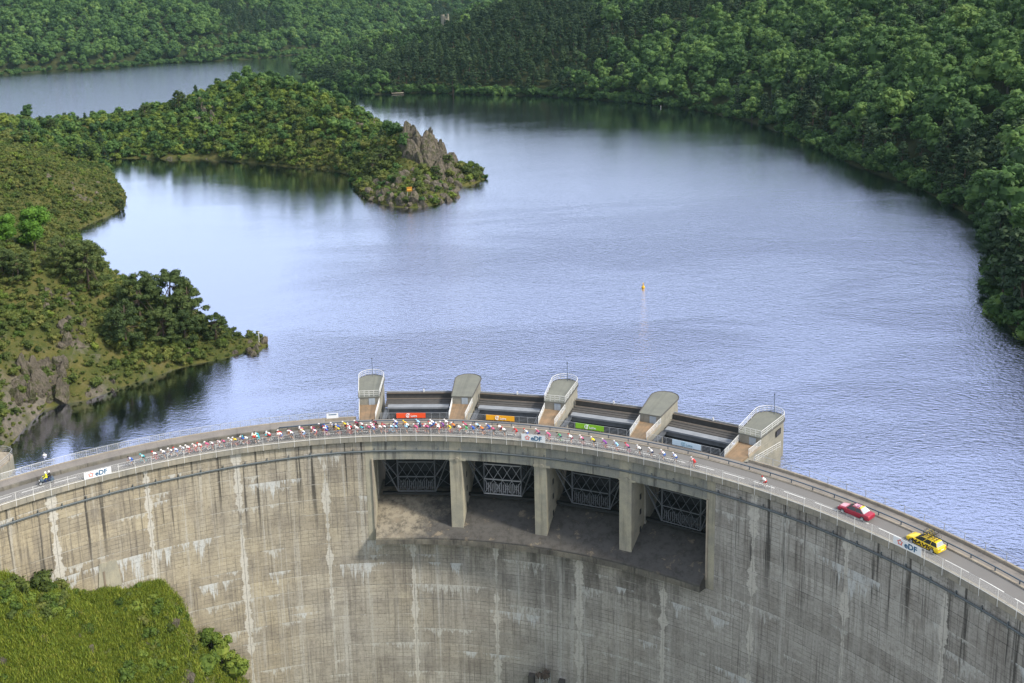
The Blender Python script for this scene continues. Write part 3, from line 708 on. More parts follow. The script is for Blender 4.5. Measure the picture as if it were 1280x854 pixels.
def sdist(poly, x, y):                               # signed distance, positive inside
    P = np.array(poly); Q = np.roll(P, -1, 0); d2 = np.full(x.shape, 1e18); ins = np.zeros(x.shape, bool)
    for (ax, ay), (bx, by) in zip(P, Q):
        ex, ey = bx-ax, by-ay; L = ex*ex+ey*ey+1e-12
        t = np.clip(((x-ax)*ex+(y-ay)*ey)/L, 0, 1)
        d2 = np.minimum(d2, (x-ax-t*ex)**2+(y-ay-t*ey)**2)
        if abs(by-ay) > 1e-12:
            c = ((ay > y) != (by > y)) & (x < (bx-ax)*(y-ay)/(by-ay)+ax); ins ^= c
    d = np.sqrt(d2); return np.where(ins, d, -d)
head = shore([(12, 557), (30, 534.5), (58, 510), (76, 505.6), (112.6, 499.5), (146, 486), (182.6, 473.7), (219, 461.5), (243.5, 455.4), (274, 449.3), (292, 445.4), (304, 440), (316.5, 446.3), (337.8, 431), (325, 417), (300, 424), (250, 400), (190, 370), (140, 340), (105, 305), (97, 287), (118, 277), (140, 268.5), (157, 258), (158, 245), (150, 232), (135, 213), (133, 206)])
pen = shore([(135, 199), (170, 198), (212.5, 199), (250, 198), (287.5, 201), (334, 206), (369, 209.5), (400, 210.6), (437, 217), (439.6, 230), (446.6, 241.5), (465.4, 252), (491, 259), (519, 260.3), (547, 255.6), (573, 245), (568, 234.5), (589.5, 232), (609, 223), (603.5, 218), (571, 214.6)])
back = [C(*q) for q in ((-6, 420), (-14, 445), (-27, 480), (-46, 530), (-70, 588), (-100, 618), (-140, 608), (-172, 584), (-207, 555), (-256, 530), (-324, 505), (-600, 480), (-600, 50), (-80, 50), (-72, 106), (-72, 125), (-76, 142), (-75, 148))]
POLY_A = head+pen+back
KA = [(*C(x_, y_), k_) for x_, y_, k_ in ((-80, 165, 1.4), (-73, 179, .95), (-90, 192, .72), (-66, 202, .5), (-48, 196, .3), (-98, 223, .6), (-111, 240, .52), (-128, 300, .6), (-140, 338, .72), (-155, 413, .38), (-173, 500, .18), (-150, 540, .26), (-124, 555, .42), (-94, 545, .74), (-69, 515, .80), (-49, 478, .78), (-31, 425, .66), (-14, 395, 1.15), (-20, 362, .34), (3, 375, .3), (-222, 380, .25), (-350, 330, .22))]
def kfield(K, x, y, p=2.4):
    s = 0; w = 0
    for a, b, k in K:
        q = 1/((x-a)**2+(y-b)**2+20)**(p/2); s = s+q*k; w = w+q
    return s/w
def HA(x, y, detail=True):
    d = sdist(POLY_A, x, y); k = kfield(KA, x, y)
    dd = d+2.2*fbm(x*.09, y*.09, 3)*np.clip(np.abs(d)/6, .25, 1)
    up = 60*(1-np.exp(-np.maximum(dd, 0)*k/60)); up = up+0.4*np.tanh(np.maximum(dd, 0)/1.2)
    h = np.where(dd > 0, up, np.maximum(dd*0.9, -9))
    if detail: h = h+np.clip(d/5, 0, 1)*(3.4*fbm(x*.075+3, y*.075, 4)+1.0*fbm(x*.4, y*.4, 3))
    return WATER+h
rgt = shore([(385, 100), (420, 112), (457, 119), (528, 116), (617, 119), (677, 120), (760, 126), (820, 131.6), (879, 139), (951, 156), (1010, 179), (1060, 204.6), (1098.6, 219), (1145, 234), (1183, 253), (1232, 288), (1232, 300), (1243, 318), (1246, 357), (1244, 388), (1264, 413), (1284, 430)])
POLY_B = rgt+[C(*q) for q in ((103, 163), (95, 141), (86, 115), (79, 92), (74, 75), (72, 55), (71, 10), (900, 0), (1500, 1700), (300, 1450), (60, 1300), (-60, 1180), (-125, 1060), (-150, 962))]
KB = [(*C(x_, y_), k_) for x_, y_, k_ in ((-125, 880, .10), (-70, 850, .20), (-30, 850, .27), (10, 830, .35), (60, 820, .42), (130, 720, .52), (200, 580, .58), (210, 400, .62), (170, 280, .64), (140, 180, .64), (100, 90, .6), (400, 500, .5), (100, 1150, .25))]
def HB(x, y):
    d = sdist(POLY_B, x, y); k = kfield(KB, x, y)
    dd = d+3.5*fbm(x*.04, y*.04, 3)*np.clip(np.abs(d)/8, .2, 1)
    up = 150*(1-np.exp(-np.maximum(dd, 0)*k/150))+0.5*np.tanh(np.maximum(dd, 0)/1.2)
    h = np.where(dd > 0, up, np.maximum(dd*0.9, -9))+np.clip(d/8, 0, 1)*(11*fbm(x*.016, y*.016, 3)+1.5*fbm(x*.15, y*.15, 3))
    return WATER+h
far = shore([(-60, 101), (0, 95), (49, 90), (131, 86), (197, 80), (262, 77), (315, 74)])
POLY_C = [C(-1400, 700), C(-750, 930)]+far+[C(*q) for q in ((-178, 1340), (-50, 1500), (300, 1760), (900, 2000), (900, 2300), (-1900, 2300), (-1900, 700))]
def HC(x, y):
    d = sdist(POLY_C, x, y)
    dd = d+5*fbm(x*.03, y*.03, 3)*np.clip(np.abs(d)/10, .2, 1)
    up = 150*(1-np.exp(-np.maximum(dd, 0)*.50/150))+0.8*np.tanh(np.maximum(dd, 0))
    h = np.where(dd > 0, up, np.maximum(dd*0.9, -9))+np.clip(d/8, 0, 1)*(16*fbm(x*.009, y*.009, 3)+2*fbm(x*.1, y*.1, 3))
    return WATER+h
def grid_land(name, H, x0, x1, y0, y1, st, mat, cut=-9.5):
    xs = np.arange(x0, x1+st, st); ys = np.arange(y0, y1+st, st); X, Y = np.meshgrid(xs, ys); Z = H(X, Y)
    n, m_ = X.shape; V = np.stack([X, Y, Z], -1).reshape(-1, 3)
    idx = np.arange(n*m_).reshape(n, m_); F = np.stack([idx[:-1, :-1], idx[:-1, 1:], idx[1:, 1:], idx[1:, :-1]], -1).reshape(-1, 4)
    F = F[(V[F][:, :, 2].max(1) > cut)]
    used = np.unique(F); re = np.full(len(V), -1); re[used] = np.arange(len(used))
    return setp(link(name, np_mesh(name, V[used], re[F], mat, True)), kind='structure')
ROCKC = ((0.20, 0.175, 0.14), (0.115, 0.105, 0.09))
M['heath'] = mat_ground('heath_ground', [(0.28, (0.035, 0.048, 0.014)), (0.45, (0.065, 0.078, 0.022)), (0.58, (0.105, 0.100, 0.032)), (0.75, (0.15, 0.125, 0.05))], ROCKC, (0.50, 0.74), 0.22)
M['wood'] = mat_ground('woodland_floor', [(0.3, (0.02, 0.026, 0.010)), (0.55, (0.038, 0.045, 0.017)), (0.75, (0.075, 0.07, 0.03))], ROCKC, (0.40, 0.55), 0.12, 0.6)
x0, y0 = C(-600, 50); x1, y1 = C(18, 630)
grid_land('headland', HA, x0, x1, y0, y1, 2.0, M['heath'])
x0, y0 = C(-160, 10); x1, y1 = C(900, 1350)
grid_land('wooded_hill', HB, x0, x1, y0, y1, 7.0, M['wood'])
x0, y0 = C(-1500, 700); x1, y1 = C(500, 2000)
grid_land('far_hill', HC, x0, x1, y0, y1, 14.0, M['wood'])
# the lake: a sheet from the upstream face of the dam to behind the hills
V = []; F = []; k = 72
for i in range(k+1):
    a = -88+186*i/k
    V += [pol(5.0, a, WATER), pol(60, a, WATER), pol(400, a, WATER), pol(2100, a, WATER)]
for i in range(k):
    for j in range(3): F.append((i*4+j, i*4+j+1, i*4+5+j, i*4+4+j))
me = bpy.data.meshes.new('lake'); me.from_pydata(V, [], F); me.materials.append(M['water'])
setp(link('lake_water', me), kind='structure')

# valley floor and grassy knoll below the dam
TH_K = np.array([-75, -52, -41, -39.3, -36.6, -33.6, -29.5, -25.3, -23.6, -22.0, -18.5, -14.8, -11, -5, 10])
ZK = np.array([-2, -4, -9.0, -11.8, -13.2, -16.6, -17.8, -18.5, -22.5, -29.5, -35.5, -41, -45, -48, -50])
def HK(x, y):
    r = np.hypot(x, y); th = np.degrees(np.arctan2(x, y)); dw = np.maximum(R+0.4-r, 0)
    zw = np.interp(th, TH_K, ZK)
    tl = np.interp(dw, [0, 6, 14, 60], [0, -1.2, -6.0, -44])
    # the knoll's own right shoulder breaks off more steeply further from the wall
    h = zw+tl+2.4*fbm(x*.14, y*.14, 3)+1.0*fbm(x*.5, y*.5, 3)
    return np.maximum(h, -50+2*fbm(x*.05, y*.05, 3))
M['knoll'] = mat_ground('knoll_grass_ground', [(0.3, (0.06, 0.085, 0.012)), (0.5, (0.10, 0.125, 0.016)), (0.7, (0.15, 0.15, 0.035))], ROCKC, (0.45, 0.6), 0.4)
rs = np.arange(0, R+0.8, 1.0); ts = np.arange(-76, 91, 0.9)
RR, TT = np.meshgrid(rs, ts); X = RR*np.sin(np.radians(TT)); Y = RR*np.cos(np.radians(TT)); Z = HK(X, Y)
n, m_ = X.shape; idx = np.arange(n*m_).reshape(n, m_); F = np.stack([idx[:-1, :-1], idx[1:, :-1], idx[1:, 1:], idx[:-1, 1:]], -1).reshape(-1, 4)
setp(link('valley_ground', np_mesh('valley_ground', np.stack([X, Y, Z], -1).reshape(-1, 3), F, M['knoll'], True)), kind='structure')

def hit(px, py, H):
    d = ray(px, py); t = np.linspace(60, 1500, 2600)
    d = d/np.linalg.norm(d); P = CAMPOS+d*t[:, None]
    h = H(P[:, 0], P[:, 1]); i = np.argmax(P[:, 2] < h)
    return P[i]

# ================================================================== ROCKS
M['rock'] = mat_rock('grey_rock', (0.21, 0.18, 0.14), (0.125, 0.11, 0.088), (0.035, 0.03, 0.026))
def rock_mesh(seed, sx, sy, sz, spiky=0.0):
    r_ = np.random.default_rng(seed); bm = bmesh.new(); bmesh.ops.create_icosphere(bm, subdivisions=4, radius=1)
    dirs = r_.normal(size=(26, 3)); dirs[:, 2] *= .7; dirs /= np.linalg.norm(dirs, axis=1)[:, None]; offs = r_.uniform(.45, .9, 26)
    co = np.array([v.co for v in bm.verts])
    for dd, o in zip(dirs, offs):
        q = co@dd; k = q > o; co[k] -= dd*(q[k]-o)[:, None]*.92
    ph = r_.uniform(0, 50, 2)
    co *= (1+.42*np.abs(fbm(co[:, 0]*2.2+ph[0]+co[:, 2]*.7, co[:, 1]*2.2+ph[1]+co[:, 2]*.5, 4))+.10*(r_.random(len(co))-.5))[:, None]
    if spiky:
        up = co[:, 2] > 0; co[up, 2] *= 1+spiky*2.2*np.abs(fbm(co[up, 0]*3.1+ph[0], co[up, 1]*3.1, 3))
    for v, c in zip(bm.verts, co): v.co = (c[0]*sx, c[1]*sy, c[2]*sz)
    me = bpy.data.meshes.new('rock_outcrop'); bm.to_mesh(me); bm.free(); me.materials.append(M['rock']); return me
RM = [rock_mesh(20+i, 1, 1, .8, .3) for i in range(6)]
def place_rock(px, py, H, s, label, group=None, m_=None, sz=1.0, sink=.3):
    p = hit(px, py, H) if not isinstance(px, tuple) else np.array(px)
    o = link('rock_outcrop', m_ or RM[random.randrange(6)], loc=(p[0], p[1], p[2]-s*sink*.4), rot=(random.uniform(-.2, .2), random.uniform(-.2, .2), random.uniform(0, 6.28)), scale=(s*random.uniform(.8, 1.2), s*random.uniform(.8, 1.2), s*sz))
    return setp(o, label, 'rock', group)
BLK = [rock_mesh(900+i, 1, .85, 1.0, .35) for i in range(8)]
def rock_cluster(name, label, cells, H, size, tall, sink=.35, jit=4, cat='rock'):
    """an outcrop broken into many angular pieces: each piece a part of the outcrop"""
    x_, y_ = np.mean([c[0] for c in cells]), np.max([c[1] for c in cells]); p0 = hit(x_, y_, H)
    root = empty(name, tuple(p0), 0, label, cat)
    for (px, py, k) in cells:
        for q in range(k):
            p = hit(px+random.uniform(-jit, jit), py+random.uniform(-jit, jit), H); s = random.uniform(*size)
            link('rock_piece', BLK[random.randrange(8)], root, loc=tuple(Vector(p)-Vector(p0)-Vector((0, 0, s*sink))), rot=(random.uniform(-.25, .25), random.uniform(-.25, .25), random.uniform(0, 6.28)), scale=(s*random.uniform(.7, 1.2), s*random.uniform(.7, 1.2), s*random.uniform(*tall)))
    return root
def cells(x0, x1, y0, y1, nx, ny, k=1): return [(x0+(x1-x0)*(i+.5)/nx, y0+(y1-y0)*(j+.5)/ny, k) for i in range(nx) for j in range(ny)]
rock_cluster('rock_crag', 'broad jagged grey crag of upright rock blades near the tip of the peninsula', [(506+58*f_, 176+26*f_+dy, 1) for f_ in np.linspace(0, 1, 12) for dy in (-8, -2, 5, 12, 18)], HA, (2.3, 4.0), (1.25, 2.15), .30, 4)
rock_cluster('rock_slope', 'rough broken grey rock covering the tip of the peninsula round the orange box', cells(450, 576, 216, 257, 13, 6), HA, (1.2, 2.8), (.7, 1.2), .12, 5)
rock_cluster('rock_cliff', 'cracked grey cliff low on the headland above the water at the left edge', cells(18, 82, 452, 502, 7, 5), HA, (.9, 2.4), (.9, 1.9), .4, 5)
rock_cluster('rock_outcrop', 'tilted pale rock slabs high on the headland left of the pines', cells(54, 92, 364, 386, 4, 3), HA, (.8, 1.8), (.6, 1.2), .4, 4)
rock_cluster('rock_outcrop', 'broken rock face below the tilted slabs on the headland', cells(76, 104, 395, 436, 3, 5), HA, (.7, 1.7), (.8, 1.6), .4, 4)
rock_cluster('rock_outcrop', 'ragged rocks along the waterline below the heath of the headland', cells(96, 150, 484, 496, 6, 1), HA, (.5, 1.2), (.5, 1.0), .35, 4)
rock_cluster('rock_outcrop', 'dark ragged rocks at the tip of the narrow point', cells(306, 332, 424, 442, 4, 2), HA, (.7, 1.6), (.7, 1.3), .4, 3)
rock_cluster('rock_outcrop', 'pale rock ribs on the lake side of the rounded bump', cells(88, 128, 222, 264, 4, 5), HA, (.9, 2.2), (.6, 1.2), .4, 5)
rock_cluster('rock_outcrop', 'pale vertical rock face on the wooded ridge of the peninsula', cells(248, 276, 128, 160, 4, 4), HA, (1.6, 3.2), (1.2, 2.2), .4, 4)
rock_cluster('rock_outcrop', 'leaning rock wall in the middle of the peninsula', cells(448, 468, 132, 162, 3, 4), HA, (1.4, 2.8), (1.2, 2.2), .4, 3)
HEADROCK = [(216, 425, 1.0, 'pale boulder under the pines'), (238, 440, 1.2, 'upright pale rock beside the narrow point'), (60, 222, 1.3, 'small rock in the heath of the rounded bump'), (212, 199, 1.5, 'round pale boulder at the water of the far cove'),
            (590, 226, 1.5, 'low rock spit pointing right from the peninsula'), (575, 222, 1.5, 'rock at the root of the low spit'), (603, 221, 1.1, 'outermost rock of the low spit')]
for px, py, s, lab in HEADROCK: place_rock(px, py, HA, s*(1.35 if py < 262 else 1.05), lab)
for j in range(46):                                  # loose stones along the waterline
    q = random.choice(head[:14]+head[19:26]+pen); x, y = q[0]+random.uniform(-5, 5), q[1]+random.uniform(-3, 3)
    z = float(HA(np.array([x]), np.array([y]))[0])
    if z < WATER-0.9 or z > WATER+2.5: continue
    place_rock((x, y, z), 0, None, random.uniform(.4, 1.1), 'small grey stone at the waterline of the near shore', 'stones along the waterline')
for px, py, s, lab in ((112, 812, 1.0, 'grey boulder in the grass of the knoll'), (105, 745, .9, 'square pale stone near the top of the knoll'), (148, 733, .7, 'small pale stone by the dam wall on the knoll'), (183, 806, .9, 'weathered stone on the right of the knoll'), (215, 782, 1.5, 'dark rock on the right shoulder of the knoll'), (232, 846, 1.6, 'rock at the lower right edge of the knoll'), (100, 795, .5, 'flat pale stone half way up the knoll'), (2, 828, .9, 'dark stone at the left edge of the knoll')):
    place_rock(px, py, HK, s, lab)

# ================================================================== TREES
def leaf_quads(r_, cen, rad, n, size, flat=1.0):
    """n small leaf sprays over an ellipsoidal clump"""
    d = r_.normal(size=(n, 3)); d /= np.linalg.norm(d, axis=1)[:, None]
    rr = r_.uniform(.55, 1.05, (n, 1)); P = cen+d*rr*np.array([rad, rad, rad*flat])
    N = d*np.array([1, 1, 1.2])+r_.normal(size=(n, 3))*.55+np.array([0, 0, .35]); N /= np.linalg.norm(N, axis=1)[:, None]
    A = np.cross(N, r_.normal(size=(n, 3))); A /= np.linalg.norm(A, axis=1)[:, None]+1e-9; B = np.cross(N, A)
    s = size*r_.uniform(.6, 1.3, (n, 1)); e = s*r_.uniform(.45, .8, (n, 1))
    Q = np.stack([P-A*s*.6, P-B*e*.6, P+A*s*.6, P+B*e*.6], 1).reshape(-1, 3)
    return Q
_cs = []
for ax in range(3):
    for sg in (-1, 1):
        for a_ in (-1, 0):
            for b_ in (-1, 0):
                q = []
                for da, db in ((0, 0), (1, 0), (1, 1), (0, 1)):
                    v_ = np.zeros(3); v_[ax] = sg; v_[(ax+1) % 3] = a_+da; v_[(ax+2) % 3] = b_+db; q.append(v_/np.linalg.norm(v_))
                _cs.append(q)
_cs = np.array(_cs)
def shade_core(c, r, flat=.8):                             # solid core added in a clump to stop light and deepen shade
    return (_cs*np.array([r, r, r*flat])+c).reshape(-1, 3)
def crown_mesh(name, Q, mat):
    Q = np.concatenate(Q); F = np.arange(len(Q)).reshape(-1, 4); return np_mesh(name, Q, F, mat)
def trunk_mesh(h, r0, limbs, mat, seed):
    r_ = random.Random(seed); mb = MB(); pts = [(r_.uniform(-.04, .04)*h*(i/4), r_.uniform(-.04, .04)*h*(i/4), -.6+(h+.6)*i/4) for i in range(5)]
    mb.tube(pts, [r0, r0*.85, r0*.65, r0*.45, r0*.15], 6)
    for c in limbs:
        k = r_.choice((2, 3)); mb.tube([pts[k], ((pts[k][0]+c[0])/2, (pts[k][1]+c[1])/2, (pts[k][2]+c[2])/2+.1), tuple(c)], [r0*.4, r0*.25, r0*.08], 4)
    return mb.mesh('trunk', mat)
M['bark'] = plain('bark', (0.09, 0.07, 0.055), .9, 0, .3, 3)
M['bark_pine'] = plain('pine_bark', (0.085, 0.060, 0.045), .9, 0, .3, 3)
G_BROAD = [(0.0, (0.024, 0.058, 0.018)), (0.3, (0.045, 0.100, 0.026)), (0.6, (0.080, 0.160, 0.038)), (0.85, (0.135, 0.225, 0.052)), (1.0, (0.20, 0.275, 0.072))]
G_PINE = [(0.0, (0.034, 0.060, 0.020)), (0.5, (0.066, 0.100, 0.028)), (1.0, (0.130, 0.165, 0.045))]
G_SHRUB = [(0.0, (0.040, 0.062, 0.014)), (0.4, (0.085, 0.118, 0.024)), (0.7, (0.145, 0.165, 0.036)), (1.0, (0.21, 0.195, 0.06))]
G_BRIGHT = [(0.0, (0.045, 0.11, 0.012)), (0.5, (0.085, 0.19, 0.018)), (1.0, (0.15, 0.27, 0.03))]
G_CONI = [(0.0, (0.018, 0.040, 0.018)), (0.5, (0.034, 0.066, 0.026)), (1.0, (0.070, 0.112, 0.038))]
M['leaf_conifer'] = mat_leaf('conifer_needles', G_CONI, .5)
M['leaf_broad'] = mat_leaf('broad_leaves', G_BROAD, .45); M['leaf_pine'] = mat_leaf('pine_needles', G_PINE, .5)
G_GREEN = [(0.0, (0.032, 0.062, 0.012)), (0.35, (0.075, 0.125, 0.020)), (0.7, (0.150, 0.210, 0.032)), (1.0, (0.26, 0.30, 0.055))]
M['leaf_green'] = mat_leaf('green_leaves', G_GREEN, .4, .8)
M['leaf_shrub'] = mat_leaf('shrub_leaves', G_SHRUB, .4, 1.2); M['leaf_bright'] = mat_leaf('bright_leaves', G_BRIGHT, .6)
def broad_proto(seed, dense=62, size=.52):
    r_ = np.random.default_rng(seed); Q = []; L = []
    H_ = r_.uniform(5.2, 8.6); rx = r_.uniform(1.9, 3.2); lean = r_.normal(0, .5, 2)
    Q.append(shade_core(np.array([0, 0, H_*.60]), rx*.72, 1.0))
    for j in range(20):
        a = r_.uniform(0, 6.28); u_ = r_.uniform(-.45, 1); rad = rx*math.sqrt(max(0, 1-u_*u_*.9))*r_.uniform(.55, .95)
        c = np.array([rad*math.cos(a)+lean[0]*max(0, u_), rad*math.sin(a)+lean[1]*max(0, u_), H_*.60+u_*H_*.34]); L.append(c); cr_ = r_.choice((r_.uniform(.5, .85), r_.uniform(.8, 1.45)))
        Q.append(shade_core(c, cr_*.72)); Q.append(leaf_quads(r_, c, cr_, dense, size, .8))
    return crown_mesh('crown', Q, M['leaf_broad']), trunk_mesh(H_*.75, .2, [tuple(c) for c in L[:6]], M['bark'], seed)
def conifer_proto(seed, dense=24, size=.50):
    r_ = np.random.default_rng(seed); Q = []; H_ = r_.uniform(7.5, 9.5); L = []
    for j in range(38):
        f_ = r_.uniform(.22, 1); a = r_.uniform(0, 6.28); rad = (1.05-f_)**.75*2.5*r_.uniform(.5, 1)
        c = np.array([rad*math.cos(a), rad*math.sin(a), H_*f_]); L.append(c)
        cr_ = r_.uniform(.5, .85); Q.append(shade_core(c, cr_*.65, .6)); Q.append(leaf_quads(r_, c, cr_, dense, size, .55))
    return crown_mesh('crown', Q, M['leaf_conifer']), trunk_mesh(H_*.97, .2, [tuple(c) for c in L[:5]], M['bark_pine'], seed)
def pine_proto(seed, dense=150, size=.34):
    r_ = np.random.default_rng(seed); Q = []; H_ = r_.uniform(9.5, 11.5); L = []
    for j in range(64):
        f_ = r_.uniform(.13, 1); a = r_.uniform(0, 6.28); rm = 4.3*(math.sin(math.pi*min(1, (1.06-f_)*.72+.06)))**.75
        rad = rm*r_.uniform(.35, 1)**.6; c = np.array([rad*math.cos(a), rad*math.sin(a), H_*f_+.25*rad*r_.uniform(-.6, .2)]); L.append(c)
        cr_ = r_.uniform(.7, 1.25); Q.append(shade_core(c, cr_*.6, .6)); Q.append(leaf_quads(r_, c, cr_, dense, size, .62))
    return crown_mesh('crown', Q, M['leaf_pine']), trunk_mesh(H_*.95, .28, [tuple(c) for c in L[:16]], M['bark_pine'], seed)
def shrub_proto(seed, dense=60, size=.21, mat='leaf_shrub'):
    r_ = np.random.default_rng(seed); Q = []; L = []
    for j in range(7):
        a = r_.uniform(0, 6.28); rad = r_.uniform(0, .75); c = np.array([rad*math.cos(a), rad*math.sin(a), r_.uniform(.25, .95)]); L.append(c)
        cr_ = r_.uniform(.35, .6); Q.append(shade_core(c, cr_*.65)); Q.append(leaf_quads(r_, c, cr_, dense, size, .8))
    return crown_mesh('crown', Q, M[mat]), trunk_mesh(.8, .05, [tuple(c) for c in L[:4]], M['bark'], seed)
BROAD = [broad_proto(200+i) for i in range(10)]; CONI = [conifer_proto(300+i) for i in range(5)]
PINE = [pine_proto(400+i) for i in range(4)]; SHRUB = [shrub_proto(500+i) for i in range(6)]; SHRUBG = [shrub_proto(520+i, 80, .24, 'leaf_green') for i in range(6)]; SHRUBD = [shrub_proto(540+i, 80, .24, 'leaf_broad') for i in range(5)]
PB = []
for i in range(2):
    c_, t_ = broad_proto(600+i, 330, .24); c_.materials.clear(); c_.materials.append(M['leaf_bright']); PB.append((c_, t_))
BROADG = []
for i in range(4):
    c_, t_ = broad_proto(640+i, 90, .42); c_.materials.clear(); c_.materials.append(M['leaf_green']); BROADG.append((c_, t_))
def plant(name, proto, loc, s, label, cat, group=None, rz=None, sq=1.0):
    e = empty(name, loc, random.uniform(0, 6.28) if rz is None else rz, label, cat, group); e.scale = (s, s, s*sq)
    link('trunk', proto[1], e); link('crown', proto[0], e); return e
def proto_collection(name, protos):
    c = bpy.data.collections.new(name)
    for i, (cr, tr) in enumerate(protos):               # one joined mesh per prototype, only used for the far masses
        n1 = len(cr.vertices); co = np.empty(n1*3, np.float32); cr.vertices.foreach_get('co', co)
        o = bpy.data.objects.new('%s_%02d' % (name, i), cr); c.objects.link(o)
    return c
def scatter(name, pts, scl, protos, label):
    """one mass of foliage: points carrying a scale, a turn and a pick, instanced by geometry nodes"""
    me = bpy.data.meshes.new(name); n = len(pts); me.vertices.add(n); me.vertices.foreach_set('co', np.asarray(pts, np.float32).ravel())
    a = me.attributes.new('sc', 'FLOAT', 'POINT'); a.data.foreach_set('value', np.asarray(scl, np.float32))
    a = me.attributes.new('rz', 'FLOAT_VECTOR', 'POINT'); rv = np.zeros((n, 3), np.float32); rv[:, 2] = rng.uniform(0, 6.28, n); rv[:, 0] = rng.normal(0, .06, n); a.data.foreach_set('vector', rv.ravel())
    a = me.attributes.new('pick', 'INT', 'POINT'); a.data.foreach_set('value', rng.integers(0, len(protos), n).astype(np.int32))
    o = setp(link(name, me), label, None, None, 'stuff')
    g = bpy.data.node_groups.new(name, 'GeometryNodeTree'); g.interface.new_socket('Geometry', in_out='INPUT', socket_type='NodeSocketGeometry'); g.interface.new_socket('Geometry', in_out='OUTPUT', socket_type='NodeSocketGeometry')
    N = g.nodes; gi = N.new('NodeGroupInput'); go = N.new('NodeGroupOutput'); ip = N.new('GeometryNodeInstanceOnPoints'); ci = N.new('GeometryNodeCollectionInfo')
    ci.inputs['Collection'].default_value = proto_collection(name+'_kinds', protos); ci.inputs['Separate Children'].default_value = True; ci.inputs['Reset Children'].default_value = True
    def at(nm, ty):
        q = N.new('GeometryNodeInputNamedAttribute'); q.data_type = ty; q.inputs['Name'].default_value = nm; return q.outputs[0]
    g.links.new(gi.outputs[0], ip.inputs['Points']); g.links.new(ci.outputs[0], ip.inputs['Instance']); ip.inputs['Pick Instance'].default_value = True
    g.links.new(at('pick', 'INT'), ip.inputs['Instance Index']); g.links.new(at('rz', 'FLOAT_VECTOR'), ip.inputs['Rotation']); g.links.new(at('sc', 'FLOAT'), ip.inputs['Scale'])
    g.links.new(ip.outputs[0], go.inputs[0]); md = o.modifiers.new('scatter', 'NODES'); md.node_group = g
    return o
def rocky_tip(P):
    px, py, w = project(P); crag_ = (px > 497) & (px < 576) & (py > 140) & (py < 214); skirt = (px > 445) & (px < 615) & (py >= 214) & (py < 262)
    return ~crag_ & ~(skirt & (rng.random(len(P)) < .72))
def spread(H, poly, box, st, dmin, dmax, margin=260, dens=None):
    (xa, ya), (xb, yb) = box; xs = np.arange(xa, xb, st); ys = np.arange(ya, yb, st); X, Y = np.meshgrid(xs, ys)
    X = X+rng.uniform(-.5, .5, X.shape)*st; Y = Y+rng.uniform(-.5, .5, Y.shape)*st; X = X.ravel(); Y = Y.ravel()
    Z = H(X, Y); P = np.stack([X, Y, Z], 1); px, py, w = project(P)
    k = (w > 30) & (px > -margin) & (px < 1280+margin) & (py > -140) & (py < 1000)
    P = P[k]; d = sdist(poly, P[:, 0], P[:, 1]); k = (d > dmin) & (d < dmax) & (P[:, 2] > WATER-.05)
    P = P[k]
    if dens is not None: P = P[rng.random(len(P)) < dens(P[:, 0], P[:, 1])]
    return P

def wood_label(q, s, what):
    px, py, w = project(np.array([q])); px, py = float(px[0]), float(py[0])
    hB = HB(np.array([q[0]]), np.array([q[1]]))[0]; onB = abs(hB-q[2]) < .5
    size = 'large ' if s > 1.75 else ('small ' if s < 1.15 else '')
    rise = q[2]-WATER
    row = 'at the water of' if rise < 4 else 'low on' if rise < 16 else 'half way up' if rise < 36 else 'high on'
    if not onB: area = 'the far hill beyond the left arm of the lake' if px < 200 else 'the far hill above the lake narrows'
    elif px < 520: area = 'the wooded spur behind the peninsula'
    elif px < 760: area = 'the far shore above the dark reflection'
    elif px < 960: area = 'the bend of the far right shore'
    elif px < 1130: area = 'the right bank above the open lake'
    else: area = 'the near right bank by the photo edge'
    return '%s%s %s %s' % (size, what, row, area)
# ---- woods on the two hills
TREES = {'broad': [], 'conifer': []}
for H, poly, box, st in ((HB, POLY_B, (C(-150, 60), C(620, 1050)), 7.2), (HC, POLY_C, (C(-900, 850), C(250, 1750)), 9.4)):
    P = spread(H, poly, box, st, -1.5, 330)
    cf = fbm(P[:, 0]*.012+40, P[:, 1]*.012, 3)+(.03 if H is HB else -.10)+np.where((H is HB) & (P[:, 0] < C(110, 0)[0]), .13, 0)
    isc = cf+rng.normal(0, .07, len(P)) > .06
    gap = fbm(P[:, 0]*.02+9, P[:, 1]*.02+4, 3) > (.30 if H is HB else .5)
    for q, c_, gp in zip(P, isc, gap):
        if gp and random.random() < .6: continue
        ts_ = 1.62 if H is HB else 1.9; TREES['conifer' if c_ else 'broad'].append((q, ts_*(min(1.6, max(.5, random.lognormvariate(-.08, .26))) if not c_ else random.uniform(.65, 1.2))))
for kind, protos, nm, mass, lab in (('broad', BROAD, 'broadleaf_tree', 'broadleaf_forest', 'broad leaved tree in the wood on the lake shore slopes'), ('conifer', CONI, 'conifer_tree', 'conifer_forest', 'dark conifer in the wood on the lake shore slopes')):
    L = TREES[kind]; P = np.array([q for q, s in L]); S = np.array([s for q, s in L]); px, py, w = project(P+np.array([0, 0, 4]))
    score = np.where((px > 0) & (px < 1280) & (py > 0) & (py < 854), S/w, 0); order = np.argsort(-score); top = order[:290]; rest = order[290:]
    for i in top: plant(nm, protos[random.randrange(len(protos))], tuple(P[i]), float(S[i]), wood_label(P[i], S[i], 'leafy tree' if kind == 'broad' else 'dark conifer'), 'tree', 'woods on the slopes round the lake')
    scatter(mass, P[rest], S[rest], protos, 'mass of '+('broad leaved trees' if kind == 'broad' else 'dark conifers')+' covering the slopes round the lake')

